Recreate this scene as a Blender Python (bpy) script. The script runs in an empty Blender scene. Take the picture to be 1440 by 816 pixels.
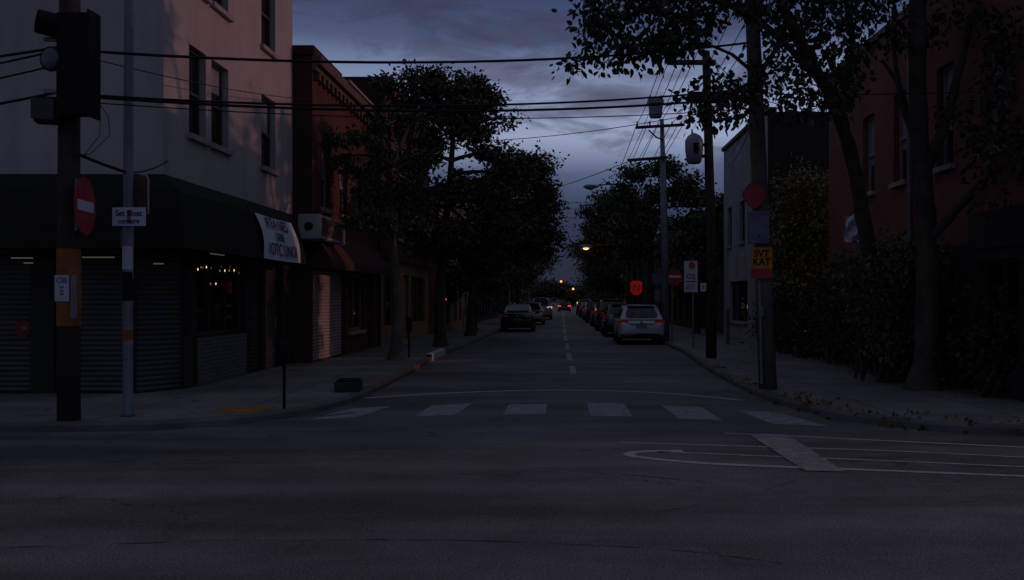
import bpy, bmesh, math, random
from mathutils import Vector, Matrix
import numpy as np

random.seed(7)
rng = np.random.default_rng(11)
scene = bpy.context.scene
COL = scene.collection
R = math.radians

# ------------------------------------------------------------------ camera geometry
FPX, VX, HY, CZ = 1250.0, 790.0, 422.0, 1.65      # focal length and vanishing point in photo pixels, eye height


def P(px, py, y):
    """world point seen at photo pixel px, py at depth y"""
    return Vector(((px - VX) / FPX * y, y, CZ - (py - HY) / FPX * y))


def G(px, py, z=0.0):
    """ground point (height z) under a photo pixel"""
    y = (CZ - z) * FPX / (py - HY)
    return Vector(((px - VX) / FPX * y, y, z))


# ------------------------------------------------------------------ helpers
def link(name, me, mat=None, parent=None, smooth=False):
    o = bpy.data.objects.new(name, me)
    COL.objects.link(o)
    if mat is not None:
        me.materials.append(mat)
    if smooth:
        me.polygons.foreach_set('use_smooth', [True] * len(me.polygons))
    if parent is not None:
        o.parent = parent
        o.matrix_parent_inverse = Matrix.Translation(-world_loc(parent))
    return o


def world_loc(o):
    v = Vector(o.get('_base', (0, 0, 0)))
    return v


def empty(name, loc, label=None, cat=None, group=None, kind=None):
    o = bpy.data.objects.new(name, None)
    o.empty_display_size = 0.3
    COL.objects.link(o)
    o.location = loc
    o['_base'] = tuple(loc)
    tag(o, label, cat, group, kind)
    return o


def tag(o, label=None, cat=None, group=None, kind=None):
    if label: o['label'] = label
    if cat: o['category'] = cat
    if group: o['group'] = group
    if kind: o['kind'] = kind
    return o


class MB:
    """collects shapes, then links them as one mesh object"""
    def __init__(self):
        self.v, self.f = [], []

    def face(self, pts):
        n = len(self.v)
        self.v += [tuple(p) for p in pts]
        self.f.append(tuple(range(n, n + len(pts))))
        return self

    def box(self, c, s, rz=0.0, M=None):
        c = Vector(c)
        hx, hy, hz = s[0] / 2, s[1] / 2, s[2] / 2
        n = len(self.v)
        rot = Matrix.Rotation(rz, 3, 'Z') if M is None else M
        for dx, dy, dz in ((-1, -1, -1), (1, -1, -1), (1, 1, -1), (-1, 1, -1), (-1, -1, 1), (1, -1, 1), (1, 1, 1), (-1, 1, 1)):
            self.v.append(tuple(c + rot @ Vector((dx * hx, dy * hy, dz * hz))))
        for q in ((3, 2, 1, 0), (4, 5, 6, 7), (0, 1, 5, 4), (1, 2, 6, 5), (2, 3, 7, 6), (3, 0, 4, 7)):
            self.f.append(tuple(n + i for i in q))
        return self

    def box2(self, a, b):
        a, b = Vector(a), Vector(b)
        return self.box((a + b) / 2, [abs(b[i] - a[i]) for i in range(3)])

    def tube(self, pts, rad, n=10, cap=True):
        pts = [Vector(p) for p in pts]
        if not hasattr(rad, '__len__'):
            rad = [rad] * len(pts)
        base = len(self.v)
        up = Vector((0, 0, 1))
        prev = None
        for i, p in enumerate(pts):
            d = (pts[min(i + 1, len(pts) - 1)] - pts[max(i - 1, 0)])
            d = d.normalized() if d.length > 1e-9 else up
            if prev is None:
                a = d.cross(up)
                if a.length < 1e-3: a = d.cross(Vector((1, 0, 0)))
            else:
                a = prev - d * prev.dot(d)
                if a.length < 1e-4: a = d.cross(Vector((1, 0, 0)))
            a.normalize(); prev = a
            b = d.cross(a)
            for k in range(n):
                t = 2 * math.pi * k / n
                self.v.append(tuple(p + (a * math.cos(t) + b * math.sin(t)) * rad[i]))
        for i in range(len(pts) - 1):
            for k in range(n):
                k2 = (k + 1) % n
                self.f.append((base + i * n + k, base + i * n + k2, base + (i + 1) * n + k2, base + (i + 1) * n + k))
        if cap:
            self.f.append(tuple(base + k for k in range(n)))
            self.f.append(tuple(base + (len(pts) - 1) * n + k for k in reversed(range(n))))
        return self

    def grid(self, rows):
        """rows of equal length point lists -> quads"""
        base = len(self.v); m = len(rows[0])
        for r in rows: self.v += [tuple(p) for p in r]
        for i in range(len(rows) - 1):
            for j in range(m - 1):
                self.f.append((base + i * m + j, base + i * m + j + 1, base + (i + 1) * m + j + 1, base + (i + 1) * m + j))
        return self

    def prism(self, poly, off):
        """closed polygon (3D points) extruded by vector off"""
        off = Vector(off); n = len(poly); b = len(self.v)
        self.v += [tuple(p) for p in poly] + [tuple(Vector(p) + off) for p in poly]
        self.f.append(tuple(range(b, b + n)))
        self.f.append(tuple(range(b + 2 * n - 1, b + n - 1, -1)))
        for i in range(n):
            j = (i + 1) % n
            self.f.append((b + i, b + n + i, b + n + j, b + j))
        return self

    def build(self, name, mat, parent=None, smooth=False, bevel=0.0, recalc=True):
        me = bpy.data.meshes.new(name)
        me.from_pydata(self.v, [], self.f)
        if recalc or bevel:
            bm = bmesh.new(); bm.from_mesh(me)
            bmesh.ops.recalc_face_normals(bm, faces=bm.faces)
            if bevel:
                bmesh.ops.bevel(bm, geom=[e for e in bm.edges if e.is_manifold and e.calc_face_angle(0) > 0.5], offset=bevel,
                                segments=2, affect='EDGES', profile=0.6)
            bm.to_mesh(me); bm.free()
        me.update()
        return link(name, me, mat, parent, smooth)


def copy_tree(o, parent=None):
    c = o.copy(); COL.objects.link(c)
    if parent is not None: c.parent = parent
    for ch in list(o.children): copy_tree(ch, c)
    return c


def text_mesh(name, body, size, M, mat, parent=None, extrude=0.002, align='CENTER', sx=1.0, bold=0.0):
    cu = bpy.data.curves.new(name, 'FONT')
    cu.body = body; cu.size = size; cu.extrude = extrude; cu.align_x = align; cu.align_y = 'CENTER'
    cu.offset = bold
    cu.space_line = 0.85
    tmp = bpy.data.objects.new('tmp', cu)
    COL.objects.link(tmp)
    bpy.context.view_layer.update()
    dg = bpy.context.evaluated_depsgraph_get()
    me = bpy.data.meshes.new_from_object(tmp.evaluated_get(dg))
    COL.objects.unlink(tmp); bpy.data.objects.remove(tmp); bpy.data.curves.remove(cu)
    me.transform(M @ Matrix.Diagonal((sx, 1, 1, 1)))
    me.name = name
    me.materials.clear()
    return link(name, me, mat, parent)


def frame(origin, xdir, ydir):
    """4x4 matrix whose local x, y lie along the given directions"""
    x = Vector(xdir).normalized(); z = x.cross(Vector(ydir)).normalized(); y = z.cross(x)
    M = Matrix((x, y, z)).transposed().to_4x4()
    M.translation = Vector(origin)
    return M


# ------------------------------------------------------------------ materials
def new_mat(name):
    m = bpy.data.materials.new(name); m.use_nodes = True
    nt = m.node_tree
    return m, nt, nt.nodes['Principled BSDF']


def N(nt, typ, **kw):
    n = nt.nodes.new(typ)
    for k, v in kw.items(): setattr(n, k, v)
    return n


def ramp(nt, fac, stops):
    r = N(nt, 'ShaderNodeValToRGB')
    e = r.color_ramp.elements
    while len(e) < len(stops): e.new(0.5)
    for i, (p, c) in enumerate(stops):
        e[i].position = p
        e[i].color = (c, c, c, 1) if not hasattr(c, '__len__') else (*c, 1)
    nt.links.new(fac, r.inputs[0])
    return r


def position(nt):
    return N(nt, 'ShaderNodeNewGeometry').outputs['Position']


def noise(nt, vec, scale, detail=4, rough=0.55, dist=0.0):
    n = N(nt, 'ShaderNodeTexNoise')
    n.inputs['Scale'].default_value = scale; n.inputs['Detail'].default_value = detail
    n.inputs['Roughness'].default_value = rough; n.inputs['Distortion'].default_value = dist
    nt.links.new(vec, n.inputs['Vector'])
    return n


def mixc(nt, fac, a, b, mode='MIX'):
    m = N(nt, 'ShaderNodeMix', data_type='RGBA', blend_type=mode)
    for s, v in ((m.inputs[0], fac), (m.inputs[6], a), (m.inputs[7], b)):
        if hasattr(v, 'is_linked'): nt.links.new(v, s)
        elif hasattr(v, '__len__'): s.default_value = (*v[:3], 1)
        else: s.default_value = v
    return m.outputs[2]


def mat(name, col, rough=0.7, var=0.25, scale=3.0, fine=40.0, bump=0.15, metal=0.0, spec=0.3, stain=None, coat=0.0, obj=False):
    """base colour with coarse and fine procedural variation, a little bump"""
    m, nt, b = new_mat(name)
    vec = N(nt, 'ShaderNodeTexCoord').outputs['Object'] if obj else position(nt)
    a = noise(nt, vec, scale, 5).outputs[0]
    f = noise(nt, vec, fine, 3).outputs[0]
    dark = [c * (1 - var) for c in col]; light = [min(1, c * (1 + var)) for c in col]
    c1 = ramp(nt, a, [(0.3, dark), (0.7, light)]).outputs[0]
    c2 = ramp(nt, f, [(0.3, 1 - var * 0.5), (0.7, 1 + 0 * var)]).outputs[0]
    c = mixc(nt, 1.0, c1, c2, 'MULTIPLY')
    if stain:
        mp = N(nt, 'ShaderNodeMapping'); mp.inputs['Scale'].default_value = (1.2, 1.2, 0.18)
        nt.links.new(vec, mp.inputs['Vector'])
        s = noise(nt, mp.outputs[0], 1.6, 6, 0.65)
        sm = ramp(nt, s.outputs[0], [(0.5, 0.0), (0.72, 0.8)]).outputs[0]
        c = mixc(nt, sm, c, stain)
    nt.links.new(c, b.inputs['Base Color'])
    b.inputs['Roughness'].default_value = rough
    b.inputs['Metallic'].default_value = metal
    b.inputs['Specular IOR Level'].default_value = spec
    b.inputs['Coat Weight'].default_value = coat
    if bump:
        bp = N(nt, 'ShaderNodeBump'); bp.inputs['Strength'].default_value = bump; bp.inputs['Distance'].default_value = 0.02
        nt.links.new(f, bp.inputs['Height']); nt.links.new(bp.outputs[0], b.inputs['Normal'])
    return m


def emit_mat(name, col, strength):
    m, nt, b = new_mat(name)
    b.inputs['Base Color'].default_value = (*[c * 0.3 for c in col], 1)
    b.inputs['Emission Color'].default_value = (*col, 1)
    b.inputs['Emission Strength'].default_value = strength
    return m


def glass_mat(name, col=(0.012, 0.014, 0.018), rough=0.06):
    m, nt, b = new_mat(name)
    n = noise(nt, position(nt), 1.3, 3)
    c = ramp(nt, n.outputs[0], [(0.35, [x * 0.6 for x in col]), (0.7, [x * 1.8 for x in col])])
    nt.links.new(c.outputs[0], b.inputs['Base Color'])
    b.inputs['Roughness'].default_value = rough
    b.inputs['Specular IOR Level'].default_value = 0.6
    bp = N(nt, 'ShaderNodeBump'); bp.inputs['Strength'].default_value = 0.04
    nt.links.new(n.outputs[0], bp.inputs['Height']); nt.links.new(bp.outputs[0], b.inputs['Normal'])
    return m


def brick_mat(name, c1, c2, mortar, var=0.4, bw=0.21, bh=0.068):
    m, nt, b = new_mat(name)
    pos = position(nt)
    sp = N(nt, 'ShaderNodeSeparateXYZ'); nt.links.new(pos, sp.inputs[0])
    ad = N(nt, 'ShaderNodeMath', operation='ADD'); nt.links.new(sp.outputs[0], ad.inputs[0]); nt.links.new(sp.outputs[1], ad.inputs[1])
    cb = N(nt, 'ShaderNodeCombineXYZ'); nt.links.new(ad.outputs[0], cb.inputs[0]); nt.links.new(sp.outputs[2], cb.inputs[1])
    br = N(nt, 'ShaderNodeTexBrick'); br.offset = 0.5
    br.inputs['Scale'].default_value = 1.0
    br.inputs['Brick Width'].default_value = bw; br.inputs['Row Height'].default_value = bh
    br.inputs['Mortar Size'].default_value = 0.007; br.inputs['Bias'].default_value = 0.0
    br.inputs['Color1'].default_value = (*c1, 1); br.inputs['Color2'].default_value = (*c2, 1); br.inputs['Mortar'].default_value = (*mortar, 1)
    nt.links.new(cb.outputs[0], br.inputs['Vector'])
    n = noise(nt, pos, 0.9, 6, 0.65)
    sh = ramp(nt, n.outputs[0], [(0.3, 1 - var), (0.7, 1.0)]).outputs[0]
    c = mixc(nt, 1.0, br.outputs['Color'], sh, 'MULTIPLY')
    nt.links.new(c, b.inputs['Base Color']); b.inputs['Roughness'].default_value = 0.85
    b.inputs['Specular IOR Level'].default_value = 0.2
    bp = N(nt, 'ShaderNodeBump'); bp.inputs['Strength'].default_value = 0.5; bp.inputs['Distance'].default_value = 0.01
    inv = N(nt, 'ShaderNodeMath', operation='SUBTRACT'); inv.inputs[0].default_value = 1.0
    nt.links.new(br.outputs['Fac'], inv.inputs[1]); nt.links.new(inv.outputs[0], bp.inputs['Height'])
    nt.links.new(bp.outputs[0], b.inputs['Normal'])
    return m


def leaf_mat(name, c1, c2, rough=0.55):
    m, nt, b = new_mat(name)
    n = noise(nt, position(nt), 2.2, 3)
    g = N(nt, 'ShaderNodeNewGeometry')
    mx = N(nt, 'ShaderNodeMath', operation='ADD'); nt.links.new(n.outputs[0], mx.inputs[0])
    ml = N(nt, 'ShaderNodeMath', operation='MULTIPLY'); ml.inputs[1].default_value = 0.5
    nt.links.new(g.outputs['Random Per Island'], ml.inputs[0]); nt.links.new(ml.outputs[0], mx.inputs[1])
    c = ramp(nt, mx.outputs[0], [(0.4, c1), (1.0, c2)])
    nt.links.new(c.outputs[0], b.inputs['Base Color'])
    b.inputs['Roughness'].default_value = rough
    b.inputs['Specular IOR Level'].default_value = 0.25
    b.inputs['Transmission Weight'].default_value = 0.0
    return m


def asphalt_mat():
    m, nt, b = new_mat('asphalt')
    pos = position(nt)
    big = noise(nt, pos, 0.16, 5, 0.6).outputs[0]
    mid = noise(nt, pos, 1.4, 6, 0.7).outputs[0]
    fin = noise(nt, pos, 55, 3, 0.7).outputs[0]
    vo = N(nt, 'ShaderNodeTexVoronoi'); vo.inputs['Scale'].default_value = 42; nt.links.new(pos, vo.inputs['Vector'])
    c = ramp(nt, big, [(0.34, (0.085, 0.085, 0.088)), (0.64, (0.195, 0.193, 0.20))]).outputs[0]
    mpa = N(nt, 'ShaderNodeMapping'); mpa.inputs['Scale'].default_value = (0.10, 0.75, 1); nt.links.new(pos, mpa.inputs['Vector'])
    c = mixc(nt, 1.0, c, ramp(nt, noise(nt, mpa.outputs[0], 1.6, 5, 0.6).outputs[0], [(0.35, 0.62), (0.62, 1.2)]).outputs[0], 'MULTIPLY')
    oil = ramp(nt, noise(nt, pos, 0.8, 4, 0.7).outputs[0], [(0.62, 0.0), (0.72, 0.6)]).outputs[0]
    c = mixc(nt, oil, c, (0.045, 0.045, 0.047))
    c = mixc(nt, 1.0, c, ramp(nt, mid, [(0.3, 0.72), (0.7, 1.15)]).outputs[0], 'MULTIPLY')
    c = mixc(nt, 1.0, c, ramp(nt, fin, [(0.35, 0.42), (0.68, 1.45)]).outputs[0], 'MULTIPLY')
    spk = ramp(nt, vo.outputs['Distance'], [(0.10, 0.75), (0.24, 0.0)]).outputs[0]
    sel = ramp(nt, noise(nt, pos, 23, 2).outputs[0], [(0.50, 0.0), (0.60, 1.0)]).outputs[0]
    k = N(nt, 'ShaderNodeMath', operation='MULTIPLY'); nt.links.new(spk, k.inputs[0]); nt.links.new(sel, k.inputs[1])
    c = mixc(nt, k.outputs[0], c, (0.5, 0.49, 0.47))
    # polished wheel tracks along the street and across the junction
    sp = N(nt, 'ShaderNodeSeparateXYZ'); nt.links.new(pos, sp.inputs[0])
    # hairline crack network
    wp = noise(nt, pos, 0.9, 5, 0.7)
    ad = N(nt, 'ShaderNodeVectorMath', operation='MULTIPLY_ADD'); nt.links.new(wp.outputs['Color'], ad.inputs[0])
    ad.inputs[1].default_value = (1.4, 1.4, 0); nt.links.new(pos, ad.inputs[2])
    cv = N(nt, 'ShaderNodeTexVoronoi', feature='DISTANCE_TO_EDGE'); cv.inputs['Scale'].default_value = 0.32
    nt.links.new(ad.outputs[0], cv.inputs['Vector'])
    cr = ramp(nt, cv.outputs['Distance'], [(0.0, 1.0), (0.006, 0.0)]).outputs[0]
    cs = ramp(nt, noise(nt, pos, 0.35, 2).outputs[0], [(0.52, 0.0), (0.6, 0.75)]).outputs[0]
    kk = N(nt, 'ShaderNodeMath', operation='MULTIPLY'); nt.links.new(cr, kk.inputs[0]); nt.links.new(cs, kk.inputs[1])
    c = mixc(nt, kk.outputs[0], c, (0.018, 0.018, 0.02))
    nt.links.new(c, b.inputs['Base Color'])
    rr = ramp(nt, mid, [(0.3, 0.62), (0.7, 0.86)]).outputs[0]
    nt.links.new(rr, b.inputs['Roughness'])
    b.inputs['Specular IOR Level'].default_value = 0.35
    bp = N(nt, 'ShaderNodeBump'); bp.inputs['Strength'].default_value = 0.7; bp.inputs['Distance'].default_value = 0.012
    nt.links.new(fin, bp.inputs['Height']); nt.links.new(bp.outputs[0], b.inputs['Normal'])
    return m


def concrete_mat():
    m, nt, b = new_mat('pavement_concrete')
    pos = position(nt)
    br = N(nt, 'ShaderNodeTexBrick'); br.offset = 0.0
    br.inputs['Scale'].default_value = 1.0; br.inputs['Brick Width'].default_value = 1.5; br.inputs['Row Height'].default_value = 1.5
    br.inputs['Mortar Size'].default_value = 0.012
    br.inputs['Color1'].default_value = (0.19, 0.186, 0.185, 1); br.inputs['Color2'].default_value = (0.24, 0.235, 0.233, 1)
    br.inputs['Mortar'].default_value = (0.04, 0.04, 0.04, 1)
    nt.links.new(pos, br.inputs['Vector'])
    a = noise(nt, pos, 0.6, 6, 0.7).outputs[0]; f = noise(nt, pos, 30, 3).outputs[0]
    c = mixc(nt, 1.0, br.outputs[0], ramp(nt, a, [(0.3, 0.5), (0.68, 1.1)]).outputs[0], 'MULTIPLY')
    c = mixc(nt, 1.0, c, ramp(nt, f, [(0.3, 0.75), (0.7, 1.05)]).outputs[0], 'MULTIPLY')
    sp = ramp(nt, noise(nt, pos, 3.1, 2).outputs[0], [(0.66, 0.0), (0.71, 0.6)]).outputs[0]
    c = mixc(nt, sp, c, (0.05, 0.05, 0.05))
    nt.links.new(c, b.inputs['Base Color']); b.inputs['Roughness'].default_value = 0.8
    b.inputs['Specular IOR Level'].default_value = 0.3
    bp = N(nt, 'ShaderNodeBump'); bp.inputs['Strength'].default_value = 0.3; bp.inputs['Distance'].default_value = 0.01
    nt.links.new(f, bp.inputs['Height']); nt.links.new(bp.outputs[0], b.inputs['Normal'])
    return m


def paint_mat(name, col, wear=0.5):
    """road paint worn through to the asphalt"""
    m, nt, b = new_mat(name)
    pos = position(nt)
    a = noise(nt, pos, 5, 9, 0.82).outputs[0]; f = noise(nt, pos, 60, 3, 0.7).outputs[0]
    mk = ramp(nt, a, [(wear - 0.12, 0.15), (wear + 0.16, 1.0)]).outputs[0]
    c = mixc(nt, mk, (0.13, 0.128, 0.13), col)
    c = mixc(nt, 1.0, c, ramp(nt, f, [(0.35, 0.55), (0.6, 1.05)]).outputs[0], 'MULTIPLY')
    nt.links.new(c, b.inputs['Base Color']); b.inputs['Roughness'].default_value = 0.75
    b.inputs['Specular IOR Level'].default_value = 0.3
    return m


def car_paint(name, col, metal=0.3):
    m, nt, b = new_mat(name)
    n = noise(nt, N(nt, 'ShaderNodeTexCoord').outputs['Object'], 2.0, 4)
    c = ramp(nt, n.outputs[0], [(0.3, [x * 0.85 for x in col]), (0.7, col)])
    nt.links.new(c.outputs[0], b.inputs['Base Color'])
    b.inputs['Roughness'].default_value = 0.32; b.inputs['Metallic'].default_value = metal
    b.inputs['Coat Weight'].default_value = 0.6; b.inputs['Coat Roughness'].default_value = 0.08
    return m


M = {}
M['asphalt'] = asphalt_mat()
M['concrete'] = concrete_mat()
M['earth'] = mat('earth', (0.05, 0.048, 0.04), 0.95)
M['kerb'] = mat('kerb_stone', (0.13, 0.128, 0.125), 0.85, 0.3, 1.5)
M['kerb_orange'] = paint_mat('kerb_orange_paint', (0.26, 0.11, 0.04), 0.5)
M['kerb_white'] = paint_mat('kerb_white_paint', (0.62, 0.62, 0.62), 0.35)
M['paint'] = paint_mat('road_paint', (0.45, 0.45, 0.475), 0.50)
M['paint_line'] = paint_mat('line_paint', (0.52, 0.52, 0.54), 0.40)
M['paint_faint'] = paint_mat('faint_line_paint', (0.20, 0.195, 0.19), 0.5)
M['paint_yellow'] = paint_mat('centre_line_paint', (0.42, 0.36, 0.30), 0.36)
M['tactile'] = mat('tactile_yellow', (0.36, 0.17, 0.03), 0.8, 0.3)
M['crack'] = mat('crack_tar', (0.062, 0.061, 0.063), 0.8, 0.2)
M['stucco'] = mat('pale_stucco', (0.44, 0.385, 0.38), 0.9, 0.10, 0.8, 60, 0.3, stain=(0.34, 0.30, 0.30))
M['trim'] = mat('stone_trim', (0.36, 0.31, 0.30), 0.85, 0.2)
M['frame_dark'] = mat('dark_sash', (0.05, 0.05, 0.055), 0.5, 0.2)
M['frame_pale'] = mat('pale_sash', (0.30, 0.30, 0.32), 0.6, 0.2)
M['frame_orange'] = mat('ochre_frame', (0.34, 0.17, 0.09), 0.7, 0.2)
M['pane'] = glass_mat('window_glass')
M['shop_pane'] = glass_mat('shop_glass', (0.006, 0.006, 0.007), 0.04)
M['blind'] = mat('window_blind', (0.26, 0.27, 0.31), 0.8, 0.2)
M['awning'] = mat('black_awning', (0.012, 0.012, 0.011), 0.85, 0.3, 1.2)
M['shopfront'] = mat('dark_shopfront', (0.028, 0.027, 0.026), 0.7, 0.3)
M['shutter'] = mat('dark_shutter', (0.075, 0.072, 0.07), 0.55, 0.35, 1.0, spec=0.4)
M['shutter_pale'] = mat('beige_shutter', (0.42, 0.345, 0.31), 0.6, 0.28, 1.0, spec=0.4)
M['panel'] = brick_mat('glazed_tile', (0.20, 0.195, 0.18), (0.16, 0.155, 0.15), (0.07, 0.07, 0.07), 0.3, 0.16, 0.075)
M['brick_dark'] = brick_mat('dark_red_brick', (0.10, 0.036, 0.032), (0.075, 0.028, 0.026), (0.06, 0.045, 0.04))
M['brick_red'] = brick_mat('red_brick', (0.18, 0.058, 0.050), (0.14, 0.047, 0.042), (0.11, 0.062, 0.056))
M['brick_right'] = brick_mat('painted_red_brick', (0.29, 0.105, 0.088), (0.245, 0.09, 0.076), (0.19, 0.09, 0.08), 0.3)
M['brick_black'] = brick_mat('soot_brick', (0.05, 0.035, 0.032), (0.04, 0.03, 0.028), (0.03, 0.028, 0.026))
M['ochre'] = mat('ochre_render', (0.36, 0.20, 0.12), 0.9, 0.25, 0.9)
M['grey_wall'] = mat('grey_render', (0.34, 0.33, 0.345), 0.9, 0.15, 0.7, stain=(0.20, 0.2, 0.21))
M['dark_wall'] = mat('dark_render', (0.06, 0.055, 0.055), 0.9, 0.3)
M['cornice'] = mat('cornice', (0.16, 0.10, 0.09), 0.85, 0.3)
M['cornice_pale'] = mat('pale_cornice', (0.34, 0.29, 0.28), 0.85, 0.2)
M['roofing'] = mat('roof_felt', (0.05, 0.05, 0.05), 0.9)
M['red_awning'] = mat('dark_red_awning', (0.10, 0.034, 0.034), 0.85, 0.25)
M['banner'] = mat('white_banner', (0.66, 0.66, 0.72), 0.85, 0.08, 1.0, 30, 0.1)
M['ink'] = mat('navy_ink', (0.03, 0.03, 0.07), 0.8, 0.2)
M['ink_red'] = mat('red_ink', (0.45, 0.07, 0.05), 0.8, 0.2)
M['ink_orange'] = mat('orange_ink', (0.5, 0.16, 0.04), 0.8, 0.2)
M['box_sign'] = mat('sign_box_grey', (0.40, 0.41, 0.385), 0.6, 0.15)
M['box_face'] = mat('sign_face_maroon', (0.22, 0.12, 0.115), 0.6, 0.35, 2.0)
M['wood_pole'] = mat('weathered_pole', (0.055, 0.045, 0.038), 0.9, 0.4, 2.0, 25, 0.5)
M['wood_pole_pale'] = mat('pale_weathered_pole', (0.13, 0.115, 0.10), 0.9, 0.4, 2.0, 25, 0.5)
M['wrap'] = mat('orange_wrap', (0.26, 0.11, 0.025), 0.8, 0.3, 4)
M['paper'] = mat('white_paper', (0.50, 0.50, 0.56), 0.85, 0.15, 5)
M['metal_blue'] = mat('galvanised_blue', (0.125, 0.138, 0.178), 0.5, 0.25, 3, 60, 0.1, metal=0.25, spec=0.5)
M['metal_grey'] = mat('galvanised_grey', (0.20, 0.205, 0.23), 0.5, 0.25, 3, 60, 0.1, metal=0.3)
M['metal_dark'] = mat('dark_metal', (0.012, 0.012, 0.012), 0.75, 0.3, spec=0.15)
M['cable'] = mat('black_cable', (0.010, 0.010, 0.011), 0.6, 0.1, bump=0)
M['sign_white'] = mat('sign_white', (0.62, 0.63, 0.74), 0.55, 0.10, 4, spec=0.4)
M['sign_red'] = mat('sign_red', (0.38, 0.03, 0.035), 0.5, 0.12, 4, spec=0.4)
M['sign_yellow'] = mat('sign_yellow', (0.48, 0.21, 0.02), 0.55, 0.15, 4)
M['faded_red'] = mat('faded_red_sign', (0.17, 0.035, 0.03), 0.7, 0.4, 8)
M['rust'] = mat('rust_brown', (0.10, 0.055, 0.035), 0.85, 0.3)
M['lens'] = mat('signal_lens', (0.10, 0.11, 0.13), 0.3, 0.2)
M['transformer'] = mat('transformer_grey', (0.26, 0.28, 0.34), 0.5, 0.2, metal=0.2)
M['bark'] = mat('bark', (0.075, 0.062, 0.052), 0.95, 0.4, 3, 18, 0.9)
M['bark_pale'] = mat('pale_bark', (0.13, 0.115, 0.10), 0.95, 0.4, 3, 18, 0.9)
M['leaf_dark'] = leaf_mat('dark_leaves', (0.032, 0.036, 0.022), (0.085, 0.090, 0.05))
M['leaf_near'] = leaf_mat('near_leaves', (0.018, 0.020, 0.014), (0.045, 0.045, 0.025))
M['leaf_pale'] = leaf_mat('pale_leaves', (0.06, 0.065, 0.035), (0.12, 0.12, 0.065))
M['leaf_olive'] = leaf_mat('olive_leaves', (0.09, 0.078, 0.030), (0.22, 0.18, 0.07))
M['leaf_hedge'] = leaf_mat('hedge_leaves', (0.020, 0.022, 0.012), (0.04, 0.04, 0.02))
M['leaf_fallen'] = leaf_mat('fallen_leaf', (0.07, 0.035, 0.015), (0.26, 0.12, 0.035))
M['tyre'] = mat('tyre_rubber', (0.015, 0.015, 0.015), 0.9, 0.2, obj=True)
M['rim'] = mat('wheel_rim', (0.22, 0.22, 0.23), 0.4, 0.1, metal=0.7, obj=True)
M['car_glass'] = glass_mat('car_glass', (0.010, 0.011, 0.013), 0.05)
M['plastic'] = mat('black_plastic', (0.02, 0.02, 0.021), 0.6, 0.2, obj=True)
M['plate'] = mat('licence_plate', (0.20, 0.21, 0.24), 0.5, 0.2, obj=True)
M['lamp_red'] = emit_mat('tail_lamp_red', (1.0, 0.06, 0.045), 0.026)
M['lamp_red_lit'] = emit_mat('tail_lamp_lit', (1.0, 0.10, 0.04), 1.6)
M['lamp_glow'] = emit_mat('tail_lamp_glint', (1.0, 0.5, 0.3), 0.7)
M['headlamp'] = mat('headlamp_clear', (0.5, 0.5, 0.52), 0.15, 0.1, spec=0.7, obj=True)
M['paint_white'] = car_paint('silver_white_paint', (0.50, 0.51, 0.57), 0.2)
M['paint_black'] = car_paint('black_paint', (0.012, 0.012, 0.014), 0.1)
M['paint_navy'] = car_paint('charcoal_paint', (0.035, 0.038, 0.048), 0.3)
M['paint_silver'] = car_paint('silver_paint', (0.34, 0.35, 0.39), 0.5)
M['paint_maroon'] = car_paint('maroon_paint', (0.075, 0.018, 0.016), 0.2)
M['chrome'] = mat('chrome_trim', (0.5, 0.5, 0.52), 0.2, 0.1, metal=0.9, obj=True)
M['warm_light'] = emit_mat('warm_bulb', (1.0, 0.62, 0.33), 1.3)
M['sodium'] = emit_mat('sodium_lamp', (1.0, 0.62, 0.18), 2.6)
M['tube_light'] = emit_mat('tube_light', (1.0, 0.93, 0.75), 0.045)
M['orange_light'] = emit_mat('orange_bulb', (1.0, 0.33, 0.12), 2.2)
M['neon_red'] = emit_mat('lit_red_panel', (1.0, 0.04, 0.03), 0.085)
M['skin_dark'] = mat('display_cloth', (0.05, 0.045, 0.05), 0.9, 0.4)

# ------------------------------------------------------------------ the setting: ground, road, pavements
MB().face([(-1500, -1500, -0.03), (1500, -1500, -0.03), (1500, 1500, -0.03), (-1500, 1500, -0.03)]).build('ground', M['earth'])['kind'] = 'structure'

left_path = [(-90, 11.05), (-6.6, 11.05), (-5.2, 11.2), (-4.4, 11.65), (-3.85, 12.35), (-3.5, 13.3), (-3.35, 14.4), (-3.32, 16), (-3.36, 20), (-3.5, 24),
             (-3.55, 27), (-3.4, 31), (-3.3, 40), (-2.95, 60), (-2.7, 80), (-2.6, 420)]
right_path = [(90, 10.75), (6.2, 10.75), (5.0, 11.0), (4.3, 11.5), (3.85, 12.2), (3.55, 13.2), (3.38, 14.6), (3.3, 17), (3.45, 22), (3.75, 27), (3.85, 40),
              (3.7, 80), (3.6, 420)]
KH, KW = 0.11, 0.15


def offset_path(path, d):
    out = []
    for i, p in enumerate(path):
        a = Vector(path[max(i - 1, 0)]); b = Vector(path[min(i + 1, len(path) - 1)])
        t = (b - a).normalized()
        n = Vector((-t.y, t.x))
        out.append((p[0] + n.x * d, p[1] + n.y * d))
    return out


def dense(path, step=0.6, lim=70):
    out = [path[0]]
    for a, b in zip(path[:-1], path[1:]):
        L = math.hypot(b[0] - a[0], b[1] - a[1])
        n = max(1, int(min(L / step, lim)))
        for k in range(1, n + 1): out.append((a[0] + (b[0] - a[0]) * k / n, a[1] + (b[1] - a[1]) * k / n))
    return out


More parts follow.
